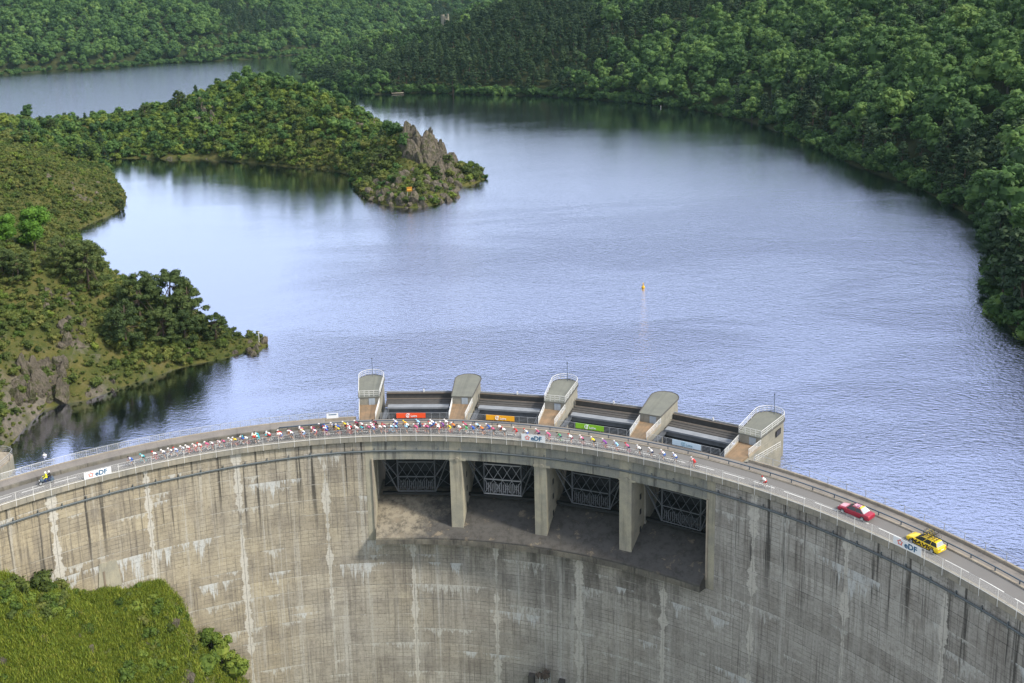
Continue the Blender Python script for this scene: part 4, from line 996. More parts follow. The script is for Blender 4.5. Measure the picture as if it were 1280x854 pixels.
SH = []
for poly_, H_ in ((rgt, HB), (far+[C(-178, 1340), C(-50, 1500), C(120, 1620)], HC)):
    for (ax, ay), (bx, by) in zip(poly_[:-1], poly_[1:]):
        n_ = int(math.hypot(bx-ax, by-ay)/2.2)
        for k in range(n_):
            for rep in range(3):
                f_ = (k+random.random())/n_; x = ax+(bx-ax)*f_+random.uniform(-6, 6); y = ay+(by-ay)*f_+random.uniform(-6, 6); z = float(H_(np.array([x]), np.array([y]))[0])
                if WATER-.1 < z < WATER+3.0: SH.append((x, y, z-.1))
scatter('shore_thicket', SH, rng.uniform(1.8, 4.4, len(SH)), SHRUBD, 'low thicket along the foot of the wooded shores')
def near_label(q, s, what):
    px, py, w = project(np.array([q])); px, py = float(px[0]), float(py[0])
    d = float(sdist(POLY_A, np.array([q[0]]), np.array([q[1]]))[0])
    size = 'large ' if s > 1.25 else ('small ' if s < .85 else '')
    row = 'at the water' if d < 4 else 'by the shore' if d < 12 else 'inland' if d < 30 else 'on the crest'
    if py > 440: area = 'on the headland beside the dam' if px < 130 else 'on the slope below the pines'
    elif py > 330: area = 'on the headland left of the pines' if px < 130 else 'among the pines above the point'
    elif py > 205 and px < 165: area = 'on the rounded bump by the cove' if py < 280 else 'round the bright green tree'
    elif px < 150: area = 'on the low ridge at the far left'
    elif px < 260: area = 'on the ridge left of the pale rock face'
    elif px < 340: area = 'on the ridge right of the pale rock face'
    elif px < 420: area = 'on the highest part of the peninsula'
    elif px < 480: area = 'in the hollow left of the crag'
    else: area = 'round the crag at the peninsula tip'
    return '%s%s %s %s' % (size, what, row, area)
# ---- heath shrubs on the headland and the peninsula
def hd(x, y): return np.clip(.55+2.4*fbm(x*.07, y*.07, 3), .10, 1)
P1 = spread(HA, POLY_A, (C(-260, 120), C(-30, 445)), 1.45, .4, 90, 260, hd)
P2 = spread(HA, POLY_A, (C(-330, 320), C(14, 620)), 2.7, -1.5, 90, 200)
k2 = (P2[:, 1] > C(0, 430)[1]) | (P2[:, 0] > C(-50, 0)[0]); P2 = P2[k2]
crag_x, crag_y = C(-14, 395)
P2 = P2[rocky_tip(P2)]
P1 = P1[~((P1[:, 1] > C(0, 430)[1]))]
S1 = rng.uniform(.6, 1.6, len(P1))*(1.0+.8*fbm(P1[:, 0]*.08, P1[:, 1]*.08, 3)); S2 = rng.uniform(.9, 3.0, len(P2))*(1.0+.5*fbm(P2[:, 0]*.05, P2[:, 1]*.05, 3))
P = np.concatenate([P1, P2]); S = np.concatenate([S1, S2]); px, py, w = project(P+np.array([0, 0, .6]))
score = np.where((px > 0) & (px < 1280) & (py > 0) & (py < 854), S/w, 0); order = np.argsort(-score)
for i in order[:290]: plant('heath_shrub', SHRUB[random.randrange(6)], tuple(P[i]), float(S[i]), near_label(P[i], S[i], 'heath shrub'), 'shrub', 'heath shrubs on the near shores')
rest = order[290:]; gm = rest >= len(P1)
scatter('heath_cover', P[rest[~gm]], S[rest[~gm]], SHRUB+SHRUBG[:2], 'low heath and shrub cover on the near headland')
scatter('peninsula_thicket', P[rest[gm]], S[rest[gm]], SHRUBG+SHRUBD[:3], 'green thicket covering the peninsula')
PT = spread(HA, POLY_A, (C(-230, 130), C(-30, 430)), 1.15, -.3, 75, 220)
PT2 = spread(HA, POLY_A, (C(-48, 325), C(16, 432)), 1.35, -.2, 75, 40)
PT = np.concatenate([PT, PT2])
scatter('heath_tufts', PT, rng.uniform(.22, .55, len(PT)), SHRUB, 'low tufts of heather and grass on the near headland')
# ---- trees of the peninsula
P3 = spread(HA, POLY_A, (C(-330, 400), C(-20, 615)), 7.9, .3, 80, 40, lambda x, y: np.clip(.80+1.5*fbm(x*.05+7, y*.05, 3), .1, .95))
P3 = P3[(P3[:, 1] > C(0, 425)[1]) | (P3[:, 0] > C(-48, 0)[0])]
P3 = P3[rocky_tip(P3)]
for q in P3:
    s = random.uniform(.55, 1.12)*(0.75 if q[0] > C(-45, 0)[0] else 1)
    if random.random() < .80: plant('small_tree', (BROAD[:6]+BROADG)[random.randrange(10)], tuple(q), s, near_label(q, s, 'round leafy tree'), 'tree', 'small trees on the peninsula')
    else: plant('small_pine', CONI[random.randrange(5)], tuple(q), s*.95, near_label(q, s, 'dark pine'), 'tree', 'small pines on the peninsula')
# ---- single trees one can tell apart
ONE = [('pine_tree', PINE, 176, 402, 1.02, 'tall dark pine at the left of the pine group above the point'), ('pine_tree', PINE, 214, 398, 1.10, 'tallest spreading pine in the middle of the group above the point'), ('pine_tree', PINE, 236, 415, 1.0, 'spreading pine at the right of the group above the point'),
       ('pine_tree', PINE, 158, 436, .92, 'round dark pine low on the slope left of the group'), ('pine_tree', PINE, 205, 430, .80, 'pine low in front of the group above the point'), ('pine_tree', PINE, 232, 430, .72, 'pine low at the right front of the group'), ('pine_tree', PINE, 270, 426, .62, 'small lone pine at the root of the narrow point'),
       ('pine_tree', PINE, 112, 362, 1.02, 'broad dark pine left of the pine group, by the cove'), ('pine_tree', PINE, 84, 345, .82, 'dark pine uphill of the broad pine by the cove'), ('pine_tree', PINE, 24, 352, .62, 'dark pine in front of the bright green tree'),
       ('pine_tree', PINE, 4, 345, .6, 'dark pine at the left edge of the photograph'), ('broadleaf_tree', PB, 44, 314, 2.0, 'bright green round tree on the headland'), ('broadleaf_tree', PB, 8, 308, 1.4, 'bright green bush at the left edge beside the round tree'),
       ('pine_tree', PINE, 150, 262, .42, 'small pine at the water on the rounded bump'), ('broadleaf_tree', PB, 449, 232, .42, 'bright green bush at the water near the peninsula tip'), ('broadleaf_tree', BROAD, 352, 108, .8, 'round dark tree on top of the peninsula'), ('conifer_tree', CONI, 330, 96, .9, 'tall tree behind the top of the peninsula'),
       ('broadleaf_tree', BROAD, 490, 178, .95, 'round dark green tree left of the crag'), ('broadleaf_tree', BROAD, 505, 190, .6, 'small round tree at the foot of the crag'), ('pine_tree', PINE, 560, 213, .42, 'dark pine right below the crag'), ('pine_tree', PINE, 545, 226, .4, 'dark pine above the right shore of the peninsula tip'), ('pine_tree', PINE, 478, 208, .5, 'dark spreading pine in the hollow of the peninsula'), ('pine_tree', PINE, 466, 218, .46, 'dark pine above the bright bush'),
       ('pine_tree', PINE, 182, 150, .55, 'dark crooked pine on the peninsula ridge'), ('pine_tree', PINE, 224, 136, .6, 'dark pine standing up on the peninsula ridge'), ('pine_tree', PINE, 64, 165, .42, 'lone small tree on the low ridge at the left')]
for nm, pr, px, py, s, lab in ONE:
    p = hit(px, py, HA); plant(nm, pr[random.randrange(len(pr))], (p[0], p[1], p[2]-(1.9*s if pr is PB else .1)), s*(1.42 if py < 262 else .93), lab, 'tree', None)
# ---- knoll: grass, bushes
def tuft_proto(seed):
    r_ = np.random.default_rng(seed); Q = []
    for j in range(46):
        a = r_.uniform(0, 6.28); b = np.array([math.cos(a), math.sin(a), 0]); base = np.array([r_.normal(0, .24), r_.normal(0, .24), -.05]); h = r_.uniform(.10, .34)
        tip = base+b*h*r_.uniform(.2, .7)+np.array([0, 0, h]); sd = np.array([-b[1], b[0], 0])*.03
        Q.append(np.stack([base-sd, base+sd, tip+sd*.4, tip-sd*.4]))
    return crown_mesh('tuft', Q, M['leaf_grass']), None
M['leaf_grass'] = mat_leaf('grass_blades', [(0.0, (0.075, 0.120, 0.014)), (0.4, (0.150, 0.205, 0.020)), (0.75, (0.24, 0.275, 0.032)), (1.0, (0.36, 0.32, 0.08))], .5, .5)
TUFT = [tuft_proto(700+i) for i in range(4)]
n_ = 42000; rr_ = np.sqrt(rng.uniform(36**2, (R-.2)**2, n_)); tt_ = np.radians(rng.uniform(-74, -13, n_)); X = rr_*np.sin(tt_); Y = rr_*np.cos(tt_); Z = HK(X, Y)
P = np.stack([X, Y, Z], 1); px, py, w = project(P); k = (px > -420) & (px < 460) & (py < 1180); P = P[k]
scatter('knoll_grass', P, rng.uniform(.6, 1.7, len(P))*(.65+.9*np.clip(fbm(P[:, 0]*.3, P[:, 1]*.3, 3)+.3, 0, 1)), TUFT, 'rough bright green grass covering the knoll below the dam')
KS = []
def knoll_label(p):
    px, py, w = project(np.array([p])); px, py = float(px[0]), float(py[0])
    return 'leafy shrub %s, %s of the knoll' % ('close under the dam wall' if py < 755 else 'half way down' if py < 805 else 'at the bottom edge', 'on the left' if px < 75 else 'in the middle' if px < 155 else 'on the right shoulder')
for j in range(170):
    px, py = random.choice(((random.uniform(0, 95), random.uniform(728, 775)), (random.uniform(150, 245), random.uniform(760, 854)), (random.uniform(0, 240), random.uniform(730, 854))))
    p = hit(px, py, HK); th = math.degrees(math.atan2(p[0], p[1]))
    if th > -15 or p[2] < -46: continue
    KS.append(p)
for p in KS: plant('knoll_shrub', (SHRUB[:3]+SHRUBG)[random.randrange(9)], tuple(p), random.choice((random.uniform(.3, .7), random.uniform(.5, 1.2))), knoll_label(p), 'shrub', 'shrubs on the knoll')
for px, py, s, lab in ((262, 812, 1.9, 'tall leafy bush right of the knoll against the dam wall'), (278, 836, 2.1, 'large leafy bush below the tall one against the dam wall'), (296, 858, 2.0, 'leafy bush at the bottom edge right of the knoll'), (258, 848, 1.9, 'dark bush at the bottom edge under the knoll shoulder'), (55, 735, 2.0, 'bush against the dam wall at the top left of the knoll'), (28, 745, 1.9, 'bush at the left end of the knoll top'), (78, 740, 1.6, 'low bush left of the pale square stone')):
    p = hit(px, py, HK)
    plant('bush', SHRUB[random.randrange(6)] if px < 240 else BROADG[random.randrange(4)], tuple(p), s if px < 240 else s*.36, lab, 'bush')

# ================================================================== THE RACE
def skin_mesh(name, joints, edges, root, sub=1):
    me = bpy.data.meshes.new(name); me.from_pydata([j[0] for j in joints], edges, []); o = bpy.data.objects.new(name, me); COL.objects.link(o)
    sk = o.modifiers.new('skin', 'SKIN'); sk.use_smooth_shade = True
    for i, j in enumerate(joints):
        sv = me.skin_vertices[0].data[i]; sv.radius = (j[1], j[1]); sv.use_root = (i == root)
    if sub: su = o.modifiers.new('sub', 'SUBSURF'); su.levels = sub; su.render_levels = sub
    dg = bpy.context.evaluated_depsgraph_get(); r = bpy.data.meshes.new_from_object(o.evaluated_get(dg))
    bpy.data.objects.remove(o); bpy.data.meshes.remove(me); r.name = name; return r
def add_fingers(me, hand, d, side):
    """five short curled fingers wrapped round what the hand holds"""
    bm = bmesh.new(); bm.from_mesh(me); mb = MB(); h = Vector(hand)
    for k in range(4):
        o = h+Vector((d[0], d[1], d[2]))*.035+Vector((0, (k-1.5)*.019, 0)); L = (.05, .058, .055, .042)[k]
        mb.tube([o, o+Vector((L*.6, 0, -.012)), o+Vector((L*.75, 0, -.045)), o+Vector((L*.25, 0, -.06))], .009, 4)
    o = h+Vector((.0, -side*.035, 0)); mb.tube([o, o+Vector((.03, -side*.012, -.02)), o+Vector((.05, 0, -.045))], .010, 4)
    vs = [bm.verts.new(v) for v in mb.V]
    for f in mb.F:
        try: bm.faces.new([vs[i] for i in f])
        except ValueError: pass
    bm.to_mesh(me); bm.free()
def rider_mesh(mir):
    s = -1 if mir else 1
    J = [((-.20, 0, .98), .13), ((-.02, 0, 1.13), .125), ((.19, 0, 1.25), .15), ((.33, 0, 1.34), .06), ((.42, 0, 1.41), .085), ((.46, 0, 1.50), .085),
         ((.26, .18, 1.28), .065), ((.40, .23, 1.07), .045), ((.57, .20, .98), .032), ((.63, .20, .96), .036),
         ((.26, -.18, 1.28), .065), ((.40, -.23, 1.07), .045), ((.57, -.20, .98), .032), ((.63, -.20, .96), .036),
         ((-.16, s*.10, .93), .105), ((.22, s*.12, .80), .066), ((.05, s*.12, .46), .045), ((.02, s*.12, .40), .036), ((.16, s*.12, .385), .036),
         ((-.16, -s*.10, .93), .105), ((.10, -s*.11, .58), .064), ((-.07, -s*.12, .22), .045), ((-.09, -s*.12, .15), .036), ((.06, -s*.12, .125), .036)]
    E = [(0, 1), (1, 2), (2, 3), (3, 4), (4, 5), (2, 6), (6, 7), (7, 8), (8, 9), (2, 10), (10, 11), (11, 12), (12, 13), (0, 14), (14, 15), (15, 16), (16, 17), (17, 18), (0, 19), (19, 20), (20, 21), (21, 22), (22, 23)]
    me = skin_mesh('cyclist_body', J, E, 0, 1)
    add_fingers(me, (.62, .20, .965), (1, 0, 0), 1); add_fingers(me, (.62, -.20, .965), (1, 0, 0), -1)
    MI = []
    for p in me.polygons:
        c = p.center
        if c.x > .34 and c.z > 1.30 and abs(c.y) < .14: k = 0
        elif abs(c.y) > .12 and c.x > .33 and c.z < 1.16: k = 0
        elif c.z > 1.06 and c.x > -.12: k = 4 if (c.x > .17 and c.x < .30 and abs(c.y) > .05) else 1
        elif c.z > .70 and c.x < .22 or (c.z > .74): k = 2
        elif (c.z < .45 and c.x > .0 and c.y*s > 0) or (c.z < .19): k = 3
        else: k = 0
        MI.append(k)
    for a in ('skin', 'jersey', 'shorts', 'shoes', 'shoulders'): me.materials.append(None)
    me.polygons.foreach_set('material_index', MI); me.polygons.foreach_set('use_smooth', [True]*len(MI)); me.update(); return me
def helmet_mesh():
    mb = MB(); V = []; F = []; n = 8
    for i in range(5):
        a = i/4*math.pi/2
        for j in range(n):
            b = 2*math.pi*j/n; V.append((.475+.15*math.cos(a)*math.cos(b)-(.02 if math.cos(b) < 0 else 0), .105*math.cos(a)*math.sin(b), 1.47+.125*math.sin(a)-.05*math.cos(b)*math.cos(a)))
    for i in range(4):
        for j in range(n): F.append((i*n+j, i*n+(j+1) % n, (i+1)*n+(j+1) % n, (i+1)*n+j))
    F.append(tuple(range(n))[::-1]); mb.add(V, F)
    for y in (-.04, .04): mb.tube([(.36, y, 1.575), (.47, y, 1.60), (.58, y, 1.55)], .012, 4)
    me = mb.mesh('helmet', [M['white']], True); return me
PAL = {'white': (.78, .78, .78), 'red': (.55, .02, .02), 'blue': (.03, .12, .48), 'turquoise': (.05, .42, .48), 'yellow': (.80, .60, .02), 'orange': (.80, .22, .02), 'pink': (.52, .10, .22), 'black': (.02, .02, .024), 'green': (.04, .36, .12), 'navy': (.015, .03, .12), 'maroon': (.20, .01, .04), 'pale blue': (.30, .56, .80), 'purple': (.22, .05, .30)}
for k_, c_ in PAL.items(): M['cloth_'+k_] = plain('cloth_'+k_.replace(' ', '_'), c_, .7, 0, .15, 8)
M['skin'] = plain('skin', (.46, .26, .17), .55, 0, .12, 8)
RB = [rider_mesh(False), rider_mesh(True)]; HM = helmet_mesh()
def bike_parts(fr):
    mb = MB(); T = mb.tube
    bb = (0, 0, .28); hd0 = (.40, 0, .80); hd1 = (.43, 0, .62); st = (-.16, 0, .80); ra = (-.41, 0, .34); fa = (.58, 0, .34)
    T([bb, (-.16, 0, .88)], .018, 5); T([st, hd0], .018, 5); T([bb, hd1], .022, 5); T([hd0, hd1], .02, 5)
    for y in (-.05, .05): T([bb, (ra[0], y, ra[2])], .011, 4); T([st, (ra[0], y, ra[2])], .010, 4); T([(.44, y, .58), (fa[0], y, fa[2])], .013, 4)
    for s_, an in ((1, 1.0), (-1, 1.0+math.pi)):
        e = (.17*math.cos(an), s_*.08, .28+.17*math.sin(an)); T([(0, s_*.06, .28), e], .012, 4); mb.box((e[0], s_*.12, e[2]), (.09, .08, .02))
    T([(.10*math.cos(a), -.065, .28+.10*math.sin(a)) for a in np.linspace(0, 6.28, 10)[:-1]], .008, 3, closed=True)
    return mb
frame_me = bike_parts(None).mesh('frame', [M['black']])
mb = MB(); mb.tube([(.335*math.cos(a), 0, .335*math.sin(a)) for a in np.linspace(0, 2*math.pi, 19)[:-1]], .016, 4, closed=True)
for k in range(8):
    a = k*math.pi/8; mb.tube([(.32*math.cos(a), 0, .32*math.sin(a)), (-.32*math.cos(a), 0, -.32*math.sin(a))], .0035, 3)
wheel_me = mb.mesh('wheel', [M['black']])
mb = MB(); mb.tube([(.38, 0, .84), (.47, 0, .90)], .016, 4)
mb.tube([(.50, -.20, .80), (.60, -.21, .82), (.64, -.20, .90), (.48, -.19, .93), (.47, 0, .93), (.48, .19, .93), (.64, .20, .90), (.60, .21, .82), (.50, .20, .80)], .014, 4); bar_me = mb.mesh('handlebar', [M['black']])
mb = MB(); mb.add([(-.30, -.075, .905), (-.30, .075, .905), (-.10, .02, .90), (.0, .018, .90), (.0, -.018, .90), (-.10, -.02, .90), (-.29, -.06, .87), (-.29, .06, .87), (-.0, .01, .875), (-.0, -.01, .875)],
               [(0, 1, 2, 5), (2, 3, 4, 5), (6, 9, 8, 7), (0, 6, 7, 1), (1, 7, 8, 3, 2), (3, 8, 9, 4), (4, 9, 6, 0, 5)]); saddle_me = mb.mesh('saddle', [M['black']])
def make_bike(loc, rz, label, group, mat, scale=1.0):
    o = link('bicycle', frame_me, None, loc, (0, 0, rz), (scale,)*3); o.material_slots[0].link = 'OBJECT'; o.material_slots[0].material = mat
    setp(o, label, 'bicycle', group)
    for x in (-.41, .58): link('wheel', wheel_me, o, (x, 0, .345))
    link('handlebar', bar_me, o); link('saddle', saddle_me, o); return o
def ordinal(n):
    ones = ['', 'first', 'second', 'third', 'fourth', 'fifth', 'sixth', 'seventh', 'eighth', 'ninth', 'tenth', 'eleventh', 'twelfth', 'thirteenth', 'fourteenth', 'fifteenth', 'sixteenth', 'seventeenth', 'eighteenth', 'nineteenth']
    tens = ['', '', 'twenty', 'thirty', 'forty', 'fifty', 'sixty', 'seventy', 'eighty', 'ninety']
    teno = ['', '', 'twentieth', 'thirtieth', 'fortieth', 'fiftieth', 'sixtieth', 'seventieth', 'eightieth', 'ninetieth']
    if n >= 100: return 'hundredth' if n == 100 else 'hundred and '+ordinal(n-100)
    if n < 20: return ones[n]
    return teno[n//10] if n % 10 == 0 else tens[n//10]+'-'+ones[n % 10]
RID = []
def rz_(ox, oy, lst):
    for x, y, c in lst: RID.append((ox+x/7.98, oy+y/7.98, c))
rz_(160, 520, [(200, 430, 'blue'), (340, 400, 'turquoise'), (440, 375, 'white'), (468, 383, 'white'), (510, 352, 'white'), (575, 355, 'white'), (640, 320, 'white'), (690, 325, 'white'), (755, 305, 'white'), (810, 320, 'white'), (860, 265, 'pink'), (885, 288, 'white'), (935, 290, 'white'), (990, 248, 'pink'), (1005, 270, 'white'), (1065, 270, 'yellow'), (1130, 235, 'blue'), (1195, 200, 'turquoise'), (1255, 200, 'yellow'), (1205, 255, 'white'), (1270, 260, 'red')])
rz_(320, 500, [(35, 340, 'turquoise'), (50, 380, 'turquoise'), (120, 345, 'turquoise'), (140, 395, 'red'), (205, 330, 'white'), (245, 360, 'white'), (252, 392, 'red'), (275, 325, 'white'), (340, 310, 'pink'), (340, 342, 'orange'), (388, 318, 'white'), (388, 345, 'yellow'), (370, 367, 'white'), (440, 285, 'pink'), (470, 332, 'pale blue'), (490, 305, 'navy'), (550, 337, 'pale blue'), (570, 283, 'maroon'), (592, 302, 'white'), (640, 263, 'navy'), (640, 290, 'white'), (660, 332, 'pink'), (722, 268, 'blue'), (762, 250, 'navy'), (715, 300, 'blue'), (765, 308, 'yellow'), (835, 265, 'blue'), (825, 305, 'orange'), (885, 235, 'yellow'), (910, 270, 'red'), (910, 305, 'white'), (960, 260, 'navy'), (1000, 230, 'maroon'), (1040, 237, 'white'), (1025, 282, 'white'), (1070, 280, 'turquoise'), (1140, 265, 'pink'), (1180, 218, 'maroon'), (1175, 244, 'pink'), (1165, 288, 'white'), (1250, 265, 'white')])
rz_(480, 500, [(10, 300, 'white'), (38, 285, 'pale blue'), (35, 248, 'maroon'), (130, 213, 'white'), (130, 245, 'navy'), (130, 282, 'pale blue'), (215, 225, 'yellow'), (225, 297, 'pale blue'), (285, 250, 'white'), (325, 277, 'pink'), (350, 213, 'pale blue'), (358, 240, 'navy'), (435, 238, 'white'), (430, 270, 'pink'), (425, 310, 'pink'), (490, 215, 'white'), (515, 247, 'white'), (540, 277, 'white'), (560, 240, 'purple'), (630, 213, 'white'), (630, 242, 'orange'), (665, 290, 'yellow'), (770, 240, 'pink'), (760, 267, 'white'), (830, 290, 'green'), (870, 240, 'pale blue'), (890, 267, 'blue'), (920, 315, 'orange'), (990, 255, 'blue'), (1022, 287, 'white'), (1000, 312, 'pink'), (1155, 263, 'white')])
rz_(640, 510, [(40, 215, 'red'), (200, 240, 'white'), (300, 235, 'pink'), (452, 265, 'green'), (430, 297, 'pink'), (685, 305, 'white'), (705, 347, 'pink'), (820, 330, 'yellow'), (880, 362, 'purple'), (935, 345, 'pale blue'), (1115, 385, 'pink'), (1245, 405, 'white')])
rz_(800, 540, [(40, 172, 'white'), (120, 220, 'white'), (310, 245, 'white'), (525, 295, 'red'), (1250, 475, 'white')])
S_ = []
for px, py, c in RID:
    o, t = polar(px, py, 1.22); S_.append([min(3.35, max(.75, o)), math.radians(t)*(R+2), c])
for it in range(60):                                   # keep the bicycles from running into one another
    for i in range(len(S_)):
        for j in range(i):
            dl = S_[i][0]-S_[j][0]; ds = S_[i][1]-S_[j][1]
            if abs(dl) < .52 and abs(ds) < 1.78:
                if abs(dl)/.52 > abs(ds)/1.78*1.0:
                    m_ = (.53-abs(dl))/2*(1 if dl >= 0 else -1); S_[i][0] = min(3.45, max(.65, S_[i][0]+m_)); S_[j][0] = min(3.45, max(.65, S_[j][0]-m_))
                m_ = min(.10, (1.8-abs(ds))/2)*(1 if ds >= 0 else -1); S_[i][1] += m_; S_[j][1] -= m_
S_.sort(key=lambda q: q[1])
TRIM = {'white': ['red', 'black', 'navy', 'maroon', 'blue'], }
for n_, (o, s, c) in enumerate(S_):
    th = math.degrees(s/(R+2)); loc = pol(o, th, .018); rz = -math.radians(th)+math.pi+random.uniform(-.03, .03)
    od = ordinal(n_+1)
    b = link('person', RB[n_ % 2], None, loc, (random.uniform(-.03, .03), 0, rz)); b.location.z = loc[2]
    sh = random.choice(TRIM.get(c, ['black', 'black', 'navy', c])); hl = random.choice(['white', 'white', 'white', 'red' if c in ('white', 'red', 'pink') else c, 'black'])
    for k, mm in enumerate((M['skin'], M['cloth_'+c], M['cloth_'+sh], M['cloth_white'], M['cloth_'+random.choice([c, sh, 'white', 'black', 'maroon'])])): b.material_slots[k].link = 'OBJECT'; b.material_slots[k].material = mm
    setp(b, 'cyclist in %s jersey and %s helmet, %s from the front' % (c, hl, od), 'person', 'racing cyclists on the dam road')
    h = link('helmet', HM, b); h.material_slots[0].link = 'OBJECT'; h.material_slots[0].material = M['cloth_'+hl]
    make_bike(loc, rz, 'racing bicycle of the %s rider from the front, in %s jersey' % (od, c), 'racing bicycles on the dam road', M['cloth_'+random.choice(['black', 'black', 'white', 'red', c])])

# ---- cars
def seg_poly(st):
    """loft through stations: (x, [(y, z)...half section, bottom to top]) mirrored left and right"""
    mb = MB(); n = len(st[0][1]); V = []
    for x, sec in st:
        V += [(x, y, z) for y, z in sec]+[(x, -y, z) for y, z in reversed(sec)]
    k = 2*n; F = []
    for i in range(len(st)-1):
        for j in range(k): F.append((i*k+j, (i+1)*k+j, (i+1)*k+(j+1) % k, i*k+(j+1) % k))
    F.append(tuple(range(k))); F.append(tuple(range((len(st)-1)*k, len(st)*k))[::-1]); mb.add(V, F); return mb
def make_car(loc, rz, label, col, estate):
    e = empty('car', loc, rz, label, 'car')
    paint = NT('car_paint_'+col[0]); paint.b.inputs['Coat Weight'].default_value = .6; pm_ = paint.fin(paint.mix(paint.noise(paint.obj(), 2, 3), col[1], tuple(min(1, c*1.1) for c in col[1])), .35)
    def sec(w, zb, zm, zt): return [(w*.90, zb), (w, zb+.16), (w, zm), (w*.94, zt-.03), (w*.60, zt)]
    if estate: hs = [(-2.30, .80, .34, .62, .84), (-2.18, .86, .22, .66, .96), (-1.6, .89, .20, .68, .97), (-.4, .90, .20, .68, .95), (.7, .90, .20, .66, .93), (1.25, .89, .20, .64, .90), (1.95, .85, .20, .60, .80), (2.24, .76, .24, .52, .66), (2.32, .64, .34, .48, .58)]
    else: hs = [(-2.32, .78, .36, .60, .82), (-2.20, .84, .24, .66, .96), (-1.7, .88, .20, .68, .99), (-.5, .90, .20, .68, .94), (.7, .90, .20, .66, .92), (1.25, .89, .20, .64, .90), (1.95, .85, .20, .60, .80), (2.24, .76, .24, .52, .66), (2.32, .64, .34, .48, .58)]
    body = seg_poly([(x, sec(w, a, b_, c)) for x, w, a, b_, c in hs]).build('body', pm_, e, True)
    md = body.modifiers.new('bevel', 'BEVEL'); md.width = .03; md.segments = 2; md.angle_limit = .6
    # greenhouse: base ring (belt) and roof ring
    bx = (-2.05 if estate else -1.62, 1.10); tx = (-1.80 if estate else -.95, .18); zb, zt = .92, 1.46
    wb, wt = .80, .60
    B = [(bx[0], wb), (bx[1], wb), (bx[1], -wb), (bx[0], -wb)]; T_ = [(tx[0], wt), (tx[1], wt), (tx[1], -wt), (tx[0], -wt)]
    mb = MB(); mb.add([(x, y, zb-.06) for x, y in B]+[(x, y, zt) for x, y in T_], [(0, 1, 5, 4), (1, 2, 6, 5), (2, 3, 7, 6), (3, 0, 4, 7), (4, 5, 6, 7)])
    cb = mb.build('cabin', pm_, e); md = cb.modifiers.new('bevel', 'BEVEL'); md.width = .07; md.segments = 3
    def pane(name, q, m_, push):
        c = sum((Vector(p) for p in q), Vector())/4; n = (Vector(q[1])-Vector(q[0])).cross(Vector(q[3])-Vector(q[0])).normalized()
        if n.dot(c-Vector((-.3, 0, 1.0))) < 0: n = -n
        V = [c+(Vector(p)-c)*.90+n*push for p in q]; V2 = [v-n*.03 for v in V]; mb = MB()
        mb.add([tuple(v) for v in V+V2], [(0, 1, 2, 3), (7, 6, 5, 4), (0, 4, 5, 1), (1, 5, 6, 2), (2, 6, 7, 3), (3, 7, 4, 0)]); return mb.build(name, m_, e)
    b3 = [(x, y, zb) for x, y in B]; t3 = [(x, y, zt) for x, y in T_]
    pane('windscreen', [b3[1], b3[2], t3[2], t3[1]], M['glass'], .012); pane('rear_window', [b3[3], b3[0], t3[0], t3[3]], M['glassl'], .012)
    for s_, (i0, i1) in ((1, (0, 1)), (-1, (3, 2))):
        A, B_ = Vector(b3[i0]), Vector(b3[i1]); A2, B2 = Vector(t3[i0]), Vector(t3[i1])
        cuts = (0, .30, .62, 1) if estate else (0.0, .48, 1)
        for u0, u1 in zip(cuts[:-1], cuts[1:]): pane('side_window', [A.lerp(B_, u0), A.lerp(B_, u1), A2.lerp(B2, u1), A2.lerp(B2, u0)], M['glass'], .012)
    for x in (-1.42, 1.42):
        for s_ in (-1, 1):
            mb = MB(); mb.tube([(x, s_*.68, .32), (x, s_*.905, .32)], .335, 14); w_ = mb.build('wheel', M['black'], e, True)
            mb = MB(); mb.tube([(x, s_*.90, .32), (x, s_*.925, .32)], .20, 10); mb.build('rim', M['galv'], w_)
    for s_ in (-1, 1):
        mb = MB(); mb.box((2.20, s_*.58, .62), (.12, .24, .09)); mb.build('headlight', M['glassl'], e)
        mb = MB(); mb.box((-2.24, s_*.64, .76), (.12, .26, .18)); mb.build('tail_light', M['edfred'], e)
        mb = MB(); mb.box((.82, s_*.98, .97), (.14, .16, .11)); mb.build('mirror', pm_, e)
    mb = MB(); mb.box((2.30, 0, .42), (.06, .9, .16)); mb.build('grille', M['black'], e)
    mb = MB(); mb.box((-2.29, 0, .62), (.05, .5, .11)); mb.build('number_plate', M['board'], e)
    e.scale = (.93, .93, .93)
    return e, pm_
def arc_place(px, py, z=.5):
    o, t = polar(px, py, z); return o, t
o1, t1 = arc_place(1067, 641)
o1 = min(2.75, max(2.4, o1)); car1, _ = make_car(pol(o1, t1, .018), -math.radians(t1)+math.pi, 'red saloon car with pale bonnet and yellow rear roof, following the riders', ('red', (.33, .008, .035)), False)
M['pinkp'] = plain('pale_pink_vinyl', (.72, .38, .44), .4); M['yelp'] = plain('yellow_vinyl', (.80, .58, .05), .4)
mb = MB(); mb.box((-.35, 0, 1.475), (1.0, 1.0, .016)); r_ = mb.build('roof_panel', M['pinkp'], car1); setp(r_, 'pale pink roof panel with dark emblem')
mb = MB(); mb.tube([(-.45+.2*math.cos(a), .2*math.sin(a), 1.492) for a in np.linspace(0, 6.28, 10)[:-1]], .04, 4, closed=True); mb.build('roof_emblem', M['cloth_purple'], r_)
mb = MB(); mb.box((-.86, 0, 1.478), (.30, 1.05, .016)); mb.build('roof_band', M['yelp'], car1)
